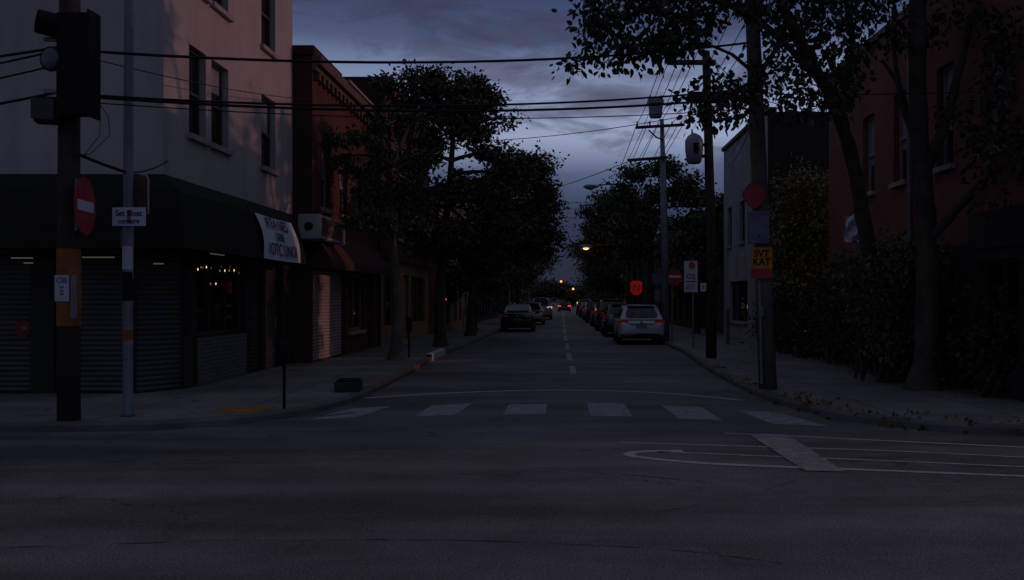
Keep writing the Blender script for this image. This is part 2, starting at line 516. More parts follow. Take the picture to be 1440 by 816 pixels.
def kerb_part(name, path, side, material, z=KH, dz=0.0):
    inner = offset_path(path, side * KW)
    rows = []
    for p, q in zip(path, inner):
        bev = ((p[0] * 0.8 + q[0] * 0.2), (p[1] * 0.8 + q[1] * 0.2))
        rows.append([(p[0], p[1], -0.03), (p[0], p[1], z - 0.03), (bev[0], bev[1], z + dz), (q[0], q[1], z + dz), (q[0], q[1], -0.03)])
    o = MB().grid(rows).build(name, material, recalc=False)
    o['kind'] = 'structure'
    return o


MB().face([(-90, -25, 0), (90, -25, 0), (90, 11.6, 0), (4.6, 11.6, 0), (4.6, 420, 0), (-4.4, 420, 0), (-4.4, 12, 0), (-90, 12, 0)]).build('road', M['asphalt'])['kind'] = 'structure'
li = offset_path(left_path, KW); ri = offset_path(right_path, -KW)
# pavements: top sheets inside their kerbs
def pavement(name, inner, far):
    pts = [(p[0], p[1], KH) for p in inner] + [(far, inner[-1][1], KH), (far, inner[0][1], KH)]
    o = MB().face(pts).build(name, M['concrete']); o['kind'] = 'structure'
pavement('pavement', li, -90)
pavement('pavement', ri, 90)
lp = left_path
kerb_part('kerb', lp[0:8], 1, M['kerb'], dz=0.006)
kerb_part('painted_kerb', lp[7:10], 1, M['kerb_orange'], dz=0.008)
kerb_part('painted_kerb', [lp[9], (-3.56, 25.2), lp[10]], 1, M['kerb_white'], z=KH + 0.07, dz=0.0)
kerb_part('kerb', lp[10:], 1, M['kerb'], dz=0.006)
kerb_part('kerb', right_path, -1, M['kerb'], dz=0.006)
# pavement edge of the near side of the cross street, behind the photographer
kerb_part('kerb', [(-90, -9.0), (90, -9.0)], -1, M['kerb'])
MB().face([(-90, -9.15, KH), (90, -9.15, KH), (90, -30, KH), (-90, -30, KH)]).build('pavement', M['concrete'])['kind'] = 'structure'

# markings
mk = MB()
for q in ([(490, 575), (552, 571), (502, 587), (432, 591)], [(608, 570), (665, 567), (640, 583.5), (581, 586)], [(716, 569), (770, 568), (767, 583), (706, 583)],
          [(825, 567), (877, 567), (890, 586), (830, 585)], [(930, 570), (985, 572), (1016, 591), (955, 589)], [(1037, 577), (1092, 580), (1168, 600), (1085, 596)]):
    mk.face([G(*p, 0.004) for p in q])
mk.build('crosswalk_bars', M['paint'])['kind'] = 'structure'


def paint_line(name, pix, w, material, z=0.004):
    pts = [G(a, b, z) for a, b in pix]
    path = [(p.x, p.y) for p in pts]
    # smooth
    if len(path) > 2:
        path = catmull(path, 8)
    ws = w if hasattr(w, '__len__') else (w, w)
    rows = []
    nn = len(path)
    for i, p in enumerate(path):
        a = Vector(path[max(i - 1, 0)]); b = Vector(path[min(i + 1, nn - 1)])
        t = (b - a).normalized(); n = Vector((-t.y, t.x))
        ww = ws[0] + (ws[1] - ws[0]) * i / (nn - 1)
        rows.append([(p[0] + n.x * ww / 2, p[1] + n.y * ww / 2, z), (p[0] - n.x * ww / 2, p[1] - n.y * ww / 2, z)])
    o = MB().grid(rows).build(name, material, recalc=False); o['kind'] = 'structure'
    return o


def catmull(path, k):
    out = []
    n = len(path)
    for i in range(n - 1):
        p0, p1, p2, p3 = [Vector(path[max(0, min(n - 1, j))]) for j in (i - 1, i, i + 1, i + 2)]
        for s in range(k):
            t = s / k
            q = 0.5 * ((2 * p1) + (-p0 + p2) * t + (2 * p0 - 5 * p1 + 4 * p2 - p3) * t * t + (-p0 + 3 * p1 - 3 * p2 + p3) * t ** 3)
            out.append(tuple(q))
    out.append(tuple(path[-1]))
    return out


paint_line('stop_line', [(512, 560), (580, 555.5), (650, 552), (720, 549.5), (800, 548.5), (870, 550), (950, 554), (1045, 563)], 0.13, M['paint_line'])
paint_line('edge_line', [(375, 593), (410, 590), (450, 586), (500, 580)], 0.07, M['paint_faint'])
# crosswalk of the cross street, lower right
paint_line('lane_marking', [(1018, 609), (1100, 612.5), (1250, 620), (1440, 629), (1700, 642)], 0.07, M['paint_line'])
paint_line('lane_marking', [(872, 622), (1000, 626), (1250, 634), (1440, 643), (1700, 655)], 0.055, M['paint_line'])
paint_line('lane_marking', [(925, 635), (1055, 640.5), (1250, 648), (1440, 656.5), (1700, 667)], 0.055, M['paint_line'])
paint_line('lane_marking', [(960, 634), (905, 635), (884, 638.5), (905, 643.5), (1000, 652), (1200, 660), (1440, 669.5), (1700, 680)], (0.13, 0.085), M['paint_line'])
MB().face([G(*p, 0.008) for p in [(1052, 610), (1105, 610.5), (1188, 663), (1132, 662)]]).build('crossing_bar', M['paint'])['kind'] = 'structure'
cl = MB()
for a, b, x in ((19.8, 22.2, 0.26), (24.2, 27.6, 0.22), (29.6, 33.5, 0.19), (36, 41, 0.17), (44, 50, 0.15), (54, 61, 0.15), (64, 80, 0.15), (86, 110, 0.15), (120, 160, 0.15)):
    cl.face([(x - 0.07, a, 0.004), (x + 0.07, a, 0.004), (x + 0.06, b, 0.004), (x - 0.08, b, 0.004)])
cl.build('centre_line', M['paint_yellow'])['kind'] = 'structure'
# cracks and seams
def crack(pix, w, jit, seed):
    r = random.Random(seed)
    pts = [G(a, b) for a, b in pix]
    path = dense(catmull([(p.x, p.y) for p in pts], 6), 0.12)
    rows = []
    ox = 0
    for p in path:
        ox = ox * 0.9 + r.uniform(-jit, jit)
        ww = w * max(0.05, r.uniform(-0.4, 1.1))
        rows.append([(p[0], p[1] + ox - ww / 2, 0.004), (p[0], p[1] + ox + ww / 2, 0.004)])
    return rows
ck = MB()
ck.grid(crack([(-40, 772), (150, 766), (330, 760), (480, 759), (640, 761), (800, 766), (960, 775), (1100, 793)], 0.022, 0.012, 1))
ck.grid(crack([(540, 672), (640, 668), (760, 664), (880, 668), (1000, 680)], 0.018, 0.01, 2))
ck.grid(crack([(905, 712), (950, 742), (985, 765), (1040, 800)], 0.02, 0.02, 3))
ck.grid(crack([(-40, 655), (120, 651), (300, 646), (460, 640)], 0.02, 0.01, 4))
ck.grid(crack([(930, 720), (1010, 706), (1075, 690), (1120, 675)], 0.016, 0.012, 5))
ck.build('road_crack', M['crack'], recalc=False)['kind'] = 'structure'
MB().box2((-4.78, 12.18, KH - 0.02), (-4.12, 12.72, KH + 0.012)).build('tactile_paving', M['tactile'])['kind'] = 'structure'

# ------------------------------------------------------------------ facade tools
def face_px(x): return lambda u, v, w: Vector((x + w, u, v))      # wall looking to +X
def face_nx(x): return lambda u, v, w: Vector((x - w, u, v))      # wall looking to -X
def face_ny(y): return lambda u, v, w: Vector((u, y - w, v))      # wall looking to -Y


def facade(name, material, parent, xf, u0, u1, v0, v1, holes, depth=0.2):
    us = sorted({u0, u1, *[h[0] for h in holes], *[h[1] for h in holes]})
    vs = sorted({v0, v1, *[h[2] for h in holes], *[h[3] for h in holes]})
    mb = MB()
    for i in range(len(us) - 1):
        for j in range(len(vs) - 1):
            cu, cv = (us[i] + us[i + 1]) / 2, (vs[j] + vs[j + 1]) / 2
            if any(h[0] < cu < h[1] and h[2] < cv < h[3] for h in holes): continue
            mb.face([xf(us[i], vs[j], 0), xf(us[i + 1], vs[j], 0), xf(us[i + 1], vs[j + 1], 0), xf(us[i], vs[j + 1], 0)])
    for a, b, c, d in holes:
        for p, q in (((a, c), (b, c)), ((b, c), (b, d)), ((b, d), (a, d)), ((a, d), (a, c))):
            mb.face([xf(*p, 0), xf(*q, 0), xf(*q, -depth), xf(*p, -depth)])
    return mb.build(name, material, parent, recalc=False)


def tbox(mb, xf, u0, u1, v0, v1, w0, w1):
    n = len(mb.v)
    for w in (w0, w1):
        for u, v in ((u0, v0), (u1, v0), (u1, v1), (u0, v1)): mb.v.append(tuple(xf(u, v, w)))
    for q in ((0, 1, 2, 3), (7, 6, 5, 4), (0, 4, 5, 1), (1, 5, 6, 2), (2, 6, 7, 3), (3, 7, 4, 0)): mb.f.append(tuple(n + k for k in q))


def window(parent, xf, u0, u1, v0, v1, fm, pm, sill=None, depth=0.15, fw=0.05, sash=True, mull=0, blind=0.0, name='window'):
    f = MB()
    for a in ((u0, u0 + fw, v0, v1), (u1 - fw, u1, v0, v1), (u0 + fw, u1 - fw, v0, v0 + fw), (u0 + fw, u1 - fw, v1 - fw, v1)):
        tbox(f, xf, *a, -depth - 0.05, -depth + 0.03)
    if sash:
        m = (v0 + v1) / 2
        tbox(f, xf, u0 + fw, u1 - fw, m - 0.03, m + 0.03, -depth - 0.045, -depth + 0.035)
    for k in range(mull):
        uc = u0 + (u1 - u0) * (k + 1) / (mull + 1)
        tbox(f, xf, uc - 0.025, uc + 0.025, v0 + fw, v1 - fw, -depth - 0.045, -depth + 0.025)
    w = f.build(name, fm, parent)
    MB().face([xf(u0 + fw / 2, v0 + fw / 2, -depth - 0.02), xf(u1 - fw / 2, v0 + fw / 2, -depth - 0.02), xf(u1 - fw / 2, v1 - fw / 2, -depth - 0.02),
               xf(u0 + fw / 2, v1 - fw / 2, -depth - 0.02)]).build('pane', pm, w, recalc=False)
    if blind:
        b = MB(); tbox(b, xf, u0 + fw, u1 - fw, v1 - fw - (v1 - v0) * blind, v1 - fw, -depth - 0.019, -depth - 0.012)
        b.build('blind', M['blind'], w)
    if sill:
        s = MB(); tbox(s, xf, u0 - 0.08, u1 + 0.08, v0 - 0.10, v0 - 0.003, -0.02, 0.09)
        s.build('sill', sill, w)
    return w


def roller(parent, xf, u0, u1, v0, v1, material, depth=0.12, pitch=0.085, name='roller_shutter'):
    rows = []
    v = v0
    while v < v1 - 1e-6:
        for dv, w in ((0.0, -0.016), (0.25, 0.004), (0.5, 0.010), (0.75, 0.004), (0.98, -0.016)):
            vv = min(v + dv * pitch, v1)
            rows.append([xf(u0, vv, -depth + w), xf(u1, vv, -depth + w)])
        v += pitch
    return MB().grid(rows).build(name, material, parent, recalc=False)


def shell(parent, x0, x1, y0, y1, h, material, skip=(), roof=True, z0=0.0):
    """plain walls for the sides that carry no openings, and the roof"""
    mb = MB()
    if '-y' not in skip: mb.face([(x0, y0, z0), (x1, y0, z0), (x1, y0, h), (x0, y0, h)])
    if '+y' not in skip: mb.face([(x1, y1, z0), (x0, y1, z0), (x0, y1, h), (x1, y1, h)])
    if '-x' not in skip: mb.face([(x0, y1, z0), (x0, y0, z0), (x0, y0, h), (x0, y1, h)])
    if '+x' not in skip: mb.face([(x1, y0, z0), (x1, y1, z0), (x1, y1, h), (x1, y0, h)])
    mb.build('side_wall', material, parent, recalc=False)
    if roof:
        MB().face([(x0, y0, h - 0.15), (x1, y0, h - 0.15), (x1, y1, h - 0.15), (x0, y1, h - 0.15)]).build('roof', M['roofing'], parent)


# ------------------------------------------------------------------ corner building, left
WX, WY, WYE, WH = -6.55, 14.62, 21.62, 10.3
cb = empty('corner_building', (WX, WY, 0), 'pale stucco three-storey corner building with black awning and shuttered shops', 'building')
xs = face_px(WX); xn = face_ny(WY)
second = [(15.62, 16.36), (16.62, 17.46), (19.38, 20.32)]
holes = []
for u0, u1 in second: holes += [(u0, u1, 4.58, 6.16), (u0, u1, 7.22, 8.85)]
SHW = (15.95, 18.4, 1.0, 2.42)   # shop window on the street side
side_holes = [SHW, (18.75, 19.45, 0.12, 2.42), (19.75, 20.75, 0.12, 2.42)]
facade('wall', M['stucco'], cb, xs, WY, WYE, 3.72, WH, holes, 0.22)
facade('front_wall', M['stucco'], cb, xn, -30, WX, 3.72, WH, [], 0.22)
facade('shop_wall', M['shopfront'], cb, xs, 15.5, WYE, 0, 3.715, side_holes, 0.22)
# base panel under the shop window
pb = MB(); tbox(pb, xs, SHW[0], SHW[1], 0.12, 0.97, 0.004, 0.03); pb.build('tile_panel', M['panel'], cb)
for (u0, u1) in second:
    window(cb, xs, u0, u1, 4.58, 6.16, M['frame_dark'], M['pane'], M['trim'], blind=0.45 if u0 > 19 else (0.3 if u0 > 16.5 else 0))
    window(cb, xs, u0, u1, 7.22, 8.85, M['frame_dark'], M['pane'], M['trim'])
window(cb, xs, *SHW[:2], *SHW[2:], M['frame_dark'], M['shop_pane'], None, 0.12, 0.06, False, 2, name='shop_window')
roller(cb, xs, 18.75, 19.45, 0.12, 2.42, M['shutter'])
dr = MB(); tbox(dr, xs, 19.75, 20.75, 0.12, 2.42, -0.16, -0.1); d_ = dr.build('door', M['frame_dark'], cb)
hd = MB(); tbox(hd, xs, 20.55, 20.6, 1.0, 1.25, -0.1, -0.05); hd.build('handle', M['metal_grey'], d_)
# front ground floor with two roller shutters, chamfered corner
fx = [(-14.2, -9.0), (-8.72, -8.35), (-8.05, -7.0)]
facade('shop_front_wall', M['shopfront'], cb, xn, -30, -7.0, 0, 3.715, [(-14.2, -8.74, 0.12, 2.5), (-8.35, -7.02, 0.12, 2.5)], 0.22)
roller(cb, xn, -14.2, -8.74, 0.12, 2.5, M['shutter'])
roller(cb, xn, -8.35, -7.02, 0.12, 2.5, M['shutter'])
ca, cbv = Vector((-7.0, 14.62, 0)), Vector((-6.55, 15.42, 0))
cd = (cbv - ca).normalized(); cn = Vector((cd.y, -cd.x, 0))
xc = lambda u, v, w: Vector((ca.x, ca.y, v)) + cd * u + cn * w
cw = MB(); cw.face([xc(0, 0, -0.1), xc((cbv - ca).length, 0, -0.1), xc((cbv - ca).length, 3.7, -0.1), xc(0, 3.7, -0.1)]); cw.build('corner_wall', M['shopfront'], cb, recalc=False)
roller(cb, xc, 0.02, (cbv - ca).length - 0.02, 0.12, 2.5, M['shutter'], 0.02)
pl = MB(); pl.box2((-6.68, 15.38, 0.1), (-6.5, 15.62, 2.62)); pl.build('pillar', M['shopfront'], cb)
# underside over the cut corner
MB().face([(-7.0, 14.62, 3.715), (-6.55, 15.5, 3.715), (-6.55, 14.62, 3.715)]).build('soffit', M['shopfront'], cb)
# sloping black awning round the corner: outer edge
AX, AY, AZ0, AZ1 = -5.92, 13.98, 2.47, 3.72
aw = MB()
top = [(-30, WY - 0.01, AZ1), (WX + 0.01, WY - 0.01, AZ1), (WX + 0.01, 20.6, AZ1)]
mids = [[(-30, AY + o, AZ0 + h), (AX - o, AY + o, AZ0 + h), (AX - o, 20.6, AZ0 + h)] for o, h in ((0.36, 1.09), (0.21, 0.93), (0.08, 0.45))]
bot = [(-30, AY, AZ0), (AX, AY, AZ0), (AX, 20.6, AZ0)]
aw.grid([top, *mids, bot])
inn = [(-30, AY + 0.02, AZ0), (AX - 0.02, AY + 0.02, AZ0), (AX - 0.02, 20.6, AZ0)]
aw.grid([bot, inn, [(-30, WY + 0.02, AZ1 - 0.05), (WX, WY + 0.02, AZ1 - 0.05), (WX, 20.58, AZ1 - 0.05)]])
aw.face([(WX, 20.6, AZ1), *[m_[2] for m_ in mids], (AX, 20.6, AZ0), (WX, 20.6, AZ0)])
aw.build('awning', M['awning'], cb, recalc=False)
# parapet coping and the rest of the shell
shell(cb, -30, WX, WY, WYE, WH, M['stucco'], skip=('-y', '+x'))
cp = MB(); cp.box2((-30, WY - 0.12, WH + 0.002), (WX + 0.12, WYE, WH + 0.16)); cp.build('cornice', M['trim'], cb)
# tube lights under the awning
for i, (a, b) in enumerate((((116, 362), (161, 362)), ((16, 363), (46, 363)), ((34, 370), (46, 370)), ((216, 371), (230, 371)), ((284, 355), (298, 355)))):
    p, q = P(*a, 14.2), P(*b, 14.2)
    if i == 4: p, q = Vector((-6.2, 15.7, 2.47)), Vector((-6.2, 16.3, 2.47))
    o = MB().box((p + q) / 2, ((q - p).length, 0.03, 0.02), math.atan2(q.y - p.y, q.x - p.x)).build('tube_light', M['tube_light'])
    tag(o, ['long thin tube light under the awning right of the wooden pole', 'upper of two tube lights at the far left under the awning', 'lower shorter tube light at the far left under the awning',
            'short dim tube light under the awning right of the metal pole', 'tube light over the shop window by the corner pillar'][i], 'light', 'tube lights under the black awning')
sl = empty('string_lights', (-6.62, 16.0, 2.3), 'string of small warm bulbs hanging in the dark corner shop window', 'string lights')
MB().tube([(-6.64, 15.96 + 0.24 * k, 2.33 - 0.06 * math.sin(k * math.pi / 2) ** 2) for k in range(11)], 0.006, 5).build('cord', M['metal_dark'], sl)
for k in range(11):
    u = 15.98 + 0.225 * k + random.uniform(-0.05, 0.05)
    c = Vector((-6.64, u, 2.27 + random.uniform(-0.07, 0.05) - (0.25 if k in (5,) else 0)))
    MB().tube([c + Vector((0, 0, 0.022)), c + Vector((0, 0, 0.01)), c - Vector((0, 0, 0.008)), c - Vector((0, 0, 0.022))], [0.006, 0.010, 0.010, 0.004], 8).build('bulb', M['warm_light' if k % 2 else 'tube_light'], sl)

# banner hanging on the awning slope
bx = lambda y, t: Vector((AX - 0.20 + 0.215 * t + 0.05 * math.sin(math.pi * t), y, AZ0 + 0.93 - 0.93 * t))
rows = []
for i in range(9):
    t = 0.02 + 0.97 * i / 8
    row = []
    for j in range(13):
        y = 17.62 + 2.4 * j / 12
        p = bx(y, t) + Vector((0.022 + 0.010 * math.sin(j * 0.9 + i * 0.5), 0.05 * math.sin(i * 0.5) * (1 if j in (0, 12) else 0.4), -0.012 * math.sin(j * math.pi / 12)))
        row.append(p)
    rows.append(row)
bn = empty('shop_banner', rows[-1][6], 'white fabric banner with dark lettering hung on the black awning', 'banner')
MB().grid(rows).build('banner_cloth', M['banner'], bn, smooth=True, recalc=False)
e0, e1 = rows[0][0], rows[-1][0]
up = (e0 - e1).normalized()

for s, t, yc, size in (('RTA NES', 0.22, 18.72, 0.36), ('DEBE', 0.49, 18.7, 0.24), ('IOTC UNOI', 0.78, 18.8, 0.36)):
    up = (bx(yc, t - 0.1) - bx(yc, t + 0.1)).normalized(); nrm = Vector((0, 1, 0)).cross(up).normalized()
    org = bx(yc, t) + nrm * 0.05
    text_mesh('lettering', s, size, frame(org, (0, 1, 0), up), M['ink'], bn, 0.003, sx=0.98)

# ------------------------------------------------------------------ brick buildings, left
def small_windows(parent, xf, us, v0, v1, wd, fm, sill, pm=None, blind=0.0):
    for u in us: window(parent, xf, u, u + wd, v0, v1, fm, pm or M['pane'], sill, blind=blind)


BX = -6.08
b1 = empty('brick_building', (BX, 21.66, 0), 'dark red brick shop building with pale roller shutter beside the stucco corner building', 'building')
xb = face_px(BX)
us1 = [22.5, 24.35, 26.2, 28.0]
h1 = [(u, u + 0.85, 4.0, 5.6) for u in us1] + [(21.72, 25.0, 0.12, 2.4), (25.35, 27.2, 0.75, 2.4), (27.5, 28.6, 0.12, 2.4)]
facade('wall', M['brick_red'], b1, xb, 21.66, 29.4, 0, 7.55, h1, 0.2)
shell(b1, -18, BX, 21.66, 29.4, 7.6, M['brick_dark'], skip=('+x',))
for i, u in enumerate(us1): window(b1, xb, u, u + 0.85, 4.0, 5.6, M['frame_pale'], M['pane'], M['trim'], blind=0.5 if i in (0, 1) else 0.2)
roller(b1, xb, 21.72, 25.0, 0.12, 2.4, M['shutter_pale'])
window(b1, xb, 25.35, 27.2, 0.75, 2.4, M['frame_orange'], M['shop_pane'], M['trim'], mull=1, sash=False, fw=0.09, depth=0.1, name='shop_window')
dr = MB(); tbox(dr, xb, 27.5, 28.6, 0.12, 2.4, -0.16, -0.1); d_ = dr.build('door', M['frame_dark'], b1)
hd = MB(); tbox(hd, xb, 28.4, 28.46, 1.0, 1.25, -0.1, -0.05); hd.build('handle', M['metal_grey'], d_)
co = MB()
tbox(co, xb, 21.66, 29.4, 7.25, 7.38, 0.0, 0.10); tbox(co, xb, 21.66, 29.4, 7.38, 7.62, 0.0, 0.22)
k = 21.8
while k < 29.3:
    tbox(co, xb, k, k + 0.14, 7.05, 7.248, 0.0, 0.14); k += 0.42
co.build('cornice', M['cornice'], b1)
cp = MB(); cp.box2((-18, 21.62, 7.625), (BX + 0.05, 24.4, 7.85)); cp.build('parapet', M['brick_dark'], b1)
cc = MB(); tbox(cc, xb, 24.42, 29.4, 7.625, 7.70, -0.2, 0.27); cc.build('coping', M['cornice_pale'], b1)
ra = MB(); ra.grid([[(BX + 0.01, 21.7, 3.3), (BX + 0.01, 29.2, 3.3)], [(BX + 0.5, 21.7, 2.62), (BX + 0.5, 29.2, 2.62)], [(BX + 0.52, 21.7, 2.42), (BX + 0.52, 29.2, 2.42)]])
ra.face([(BX, 21.7, 3.3), (BX + 0.5, 21.7, 2.62), (BX + 0.52, 21.7, 2.42), (BX, 21.7, 2.42)])
ra.build('awning', M['red_awning'], b1, recalc=False)
# projecting box sign
bs = empty('box_sign', (-5.95, 22.3, 3.06), 'grey box sign with dark red face mounted over the pale roller shutter', 'sign')
sx0, sx1, sy0, sy1, sz0, sz1 = -6.16, -5.66, 20.75, 23.1, 3.08, 3.66
MB().box2((sx0, sy0, sz0), (sx1, sy1, sz1)).build('sign_box', M['box_sign'], bs, bevel=0.015)
fb = MB()
xf_ = face_px(sx1)
for a in ((sy0 + 0.02, sy1 - 0.02, sz0 + 0.02, sz0 + 0.07), (sy0 + 0.02, sy1 - 0.02, sz1 - 0.07, sz1 - 0.02), (sy0 + 0.02, sy0 + 0.07, sz0 + 0.07, sz1 - 0.07), (sy1 - 0.07, sy1 - 0.02, sz0 + 0.07, sz1 - 0.07)):
    tbox(fb, xf_, *a, 0.0, 0.03)
fb.build('sign_frame', M['box_sign'], bs)
pf = MB(); tbox(pf, xf_, sy0 + 0.07, sy1 - 0.07, sz0 + 0.07, sz1 - 0.07, 0.0, 0.012); pf.build('sign_face', M['box_face'], bs)
text_mesh('lettering', 'DU', 0.42, frame((sx1 + 0.016, 21.4, 3.37), (0, 1, 0), (0, 0, 1)), M['metal_dark'], bs, 0.002)
text_mesh('lettering', 'S A N', 0.2, frame((sx1 + 0.016, 22.4, 3.42), (0, 1, 0), (0, 0, 1)), M['trim'], bs, 0.002)
# dark round motif on the end face
em = MB(); em.prism([(-5.91 + 0.10 * math.cos(t * math.pi / 8) * (1.2 if t % 2 else 0.9), sy0 - 0.012, 3.37 + 0.10 * math.sin(t * math.pi / 8) * (1.1 if t % 2 else 0.9)) for t in range(16)], (0, 0.01, 0))
em.build('emblem', M['metal_dark'], bs)
MB().tube([(sx1 - 0.02, sy0 + 0.15, sz1 + 0.005), (sx1 + 0.12, sy0 + 0.15, sz1 + 0.08), (sx1 + 0.2, sy0 + 0.15, sz1 + 0.02)], 0.015, 6).build('lamp_arm', M['metal_grey'], bs)

b2 = empty('brick_building', (-6.0, 29.45, 0), 'taller dark brick building behind the street trees on the left', 'building')
xb2 = face_px(-6.0)
us2 = [30.3, 32.3, 34.3, 36.3, 38.3]
h2 = [(u, u + 0.95, 3.9, 5.6) for u in us2] + [(u, u + 0.95, 6.3, 7.8) for u in us2] + [(30.0, 33.0, 0.7, 2.6), (33.6, 34.8, 0.12, 2.6), (35.4, 39, 0.7, 2.6)]
facade('wall', M['brick_red'], b2, xb2, 29.45, 40, 3.22, 9.0, h2[:10], 0.2)
facade('shop_wall', M['ochre'], b2, xb2, 29.45, 40, 0, 3.215, h2[10:], 0.2)
fc = MB(); tbox(fc, xb2, 29.45, 40, 3.05, 3.35, 0.003, 0.14); fc.build('fascia', M['red_awning'], b2)
shell(b2, -18, -6.0, 29.45, 40, 9.05, M['brick_dark'], skip=('+x',))
small_windows(b2, xb2, us2, 3.9, 5.6, 0.95, M['frame_pale'], M['trim'], blind=0.4)
small_windows(b2, xb2, us2, 6.3, 7.8, 0.95, M['frame_pale'], M['trim'])
window(b2, xb2, 30.0, 33.0, 0.7, 2.6, M['frame_orange'], M['shop_pane'], None, mull=2, sash=False, name='shop_window')
window(b2, xb2, 35.4, 39.0, 0.7, 2.6, M['frame_orange'], M['shop_pane'], None, mull=2, sash=False, name='shop_window')
dr = MB(); tbox(dr, xb2, 33.6, 34.8, 0.12, 2.6, -0.16, -0.1); dr.build('door', M['frame_orange'], b2)
co = MB(); tbox(co, xb2, 29.45, 40, 8.7, 9.1, 0, 0.2); co.build('cornice', M['cornice'], b2)

b3 = empty('ochre_building', (-5.6, 40.2, 0), 'low ochre rendered shop row with a red sign board beyond the brick buildings', 'building')
xb3 = face_px(-5.6)
us3 = [41, 43.2, 46.2, 48.4, 51.4, 53.6]
h3 = [(u, u + 1.3, 0.5, 3.0) for u in us3] + [(u, u + 0.9, 4.2, 5.6) for u in us3]
facade('wall', M['ochre'], b3, xb3, 40.2, 56, 0, 6.4, h3, 0.2)
shell(b3, -18, -5.6, 40.2, 56, 6.5, M['ochre'], skip=('+x',))
for u in us3:
    window(b3, xb3, u, u + 1.3, 0.5, 3.0, M['frame_dark'], M['shop_pane'], None, sash=False)
    window(b3, xb3, u, u + 0.9, 4.2, 5.6, M['frame_pale'], M['pane'], M['trim'])
co = MB(); tbox(co, xb3, 40.2, 56, 6.2, 6.55, 0, 0.2); co.build('cornice', M['cornice'], b3)
rs = MB(); tbox(rs, xb3, 41, 45, 3.35, 3.95, 0.0, 0.12); rs.build('sign_board', M['sign_red'], b3)

for i, (y0, y1, h, mt, lab) in enumerate(((56.2, 74, 7.5, 'brick_dark', 'dark brick terrace far down the left side of the street'),
                                          (74.2, 100, 6.5, 'dark_wall', 'dark rendered block farthest away on the left side of the street'))):
    b = empty('terrace_building', (-5.8, y0, 0), lab, 'building')
    xf = face_px(-5.8)
    us = list(np.arange(y0 + 1, y1 - 2, 2.6))
    hs = [(u, u + 1.1, 3.8, 5.4) for u in us] + [(u, u + 1.4, 0.5, 2.7) for u in us]
    facade('wall', M[mt], b, xf, y0, y1, 0, h - 0.05, hs, 0.2)
    shell(b, -18, -5.8, y0, y1, h, M[mt], skip=('+x',))
    for u in us:
        window(b, xf, u, u + 1.1, 3.8, 5.4, M['frame_pale'], M['pane'], None)
        window(b, xf, u, u + 1.4, 0.5, 2.7, M['frame_dark'], M['shop_pane'], None, sash=False)

# ------------------------------------------------------------------ buildings, right
rb = empty('red_building', (7.0, 23.3, 0), 'painted red brick building at the right corner behind the big tree', 'building')
RX = 7.0; xr = face_nx(RX)
hr = [(19.9, 20.65, 4.1, 5.86), (18.05, 18.75, 4.1, 5.95), (15.9, 16.6, 4.1, 5.95), (14.0, 14.7, 4.1, 5.95),
      (13.6, 15.0, 0.5, 2.3), (16.2, 17.4, 0.12, 2.4), (18.5, 21.5, 0.8, 2.4)]
facade('wall', M['brick_right'], rb, xr, 12.9, 23.3, 2.62, 7.4, hr[:4], 0.2)
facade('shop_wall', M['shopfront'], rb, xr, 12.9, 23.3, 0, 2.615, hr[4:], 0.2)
shell(rb, RX, 9.6, 12.9, 23.3, 7.4, M['brick_right'], skip=('-x',))
for h in hr[:4]: window(rb, xr, *h, M['frame_pale'], M['pane'], M['trim'], depth=0.16, blind=0.6)
window(rb, xr, *hr[4], M['frame_dark'], M['shop_pane'], None, sash=False, mull=1, name='shop_window')
dr = MB(); tbox(dr, xr, 16.2, 17.4, 0.12, 2.4, -0.18, -0.12); d_ = dr.build('door', M['frame_dark'], rb)
hd = MB(); tbox(hd, xr, 16.3, 16.35, 1.0, 1.3, -0.12, -0.06); hd.build('handle', M['metal_grey'], d_)
window(rb, xr, *hr[6], M['frame_dark'], M['shop_pane'], None, sash=False, mull=2, name='shop_window')
cp = MB(); tbox(cp, xr, 12.85, 23.35, 7.403, 7.55, -0.3, 0.06); cp.build('coping', M['cornice'], rb)
dp = MB(); dp.tube([(RX - 0.06, 17.75, 2.6), (RX - 0.06, 17.75, 7.4)], 0.045, 8); dp.build('drainpipe', M['metal_grey'], rb)
# faint raised lettering above the shop windows
sb = MB(); tbox(sb, xr, 13.3, 15.2, 2.5, 3.1, 0.003, 0.05); s_ = sb.build('sign_board', M['shopfront'], rb)
text_mesh('lettering', 'E  I I I I A I', 0.2, frame((RX - 0.056, 14.2, 2.02 - 0.21 + 0.0), (0, -1, 0), (0, 0, 1)), M['brick_black'], s_, 0.002)

gb = empty('grey_building', (7.0, 30.2, 0), 'pale grey rendered building with dark side wall beyond the red one', 'building')
xg = face_nx(7.0)
hg = [(31.2, 32.2, 3.9, 5.5), (34.0, 35.0, 3.9, 5.5), (36.6, 37.5, 3.9, 5.5), (31.0, 32.2, 0.12, 2.3), (33.5, 37, 0.8, 2.4)]
facade('wall', M['grey_wall'], gb, xg, 30.2, 38.4, 0, 8.0, hg, 0.2)
shell(gb, 7.0, 18, 30.2, 38.4, 8.05, M['brick_black'], skip=('-x',))
for h in hg[:3]: window(gb, xg, *h, M['frame_dark'], M['pane'], M['trim'])
window(gb, xg, *hg[4], M['frame_dark'], M['shop_pane'], M['trim'], sash=False, mull=2, name='shop_window')
dr = MB(); tbox(dr, xg, 31.0, 32.2, 0.12, 2.3, -0.16, -0.1); dr.build('door', M['frame_dark'], gb)
cp = MB(); tbox(cp, xg, 30.15, 38.45, 8.06, 8.2, -0.3, 0.1); cp.build('coping', M['cornice'], gb)

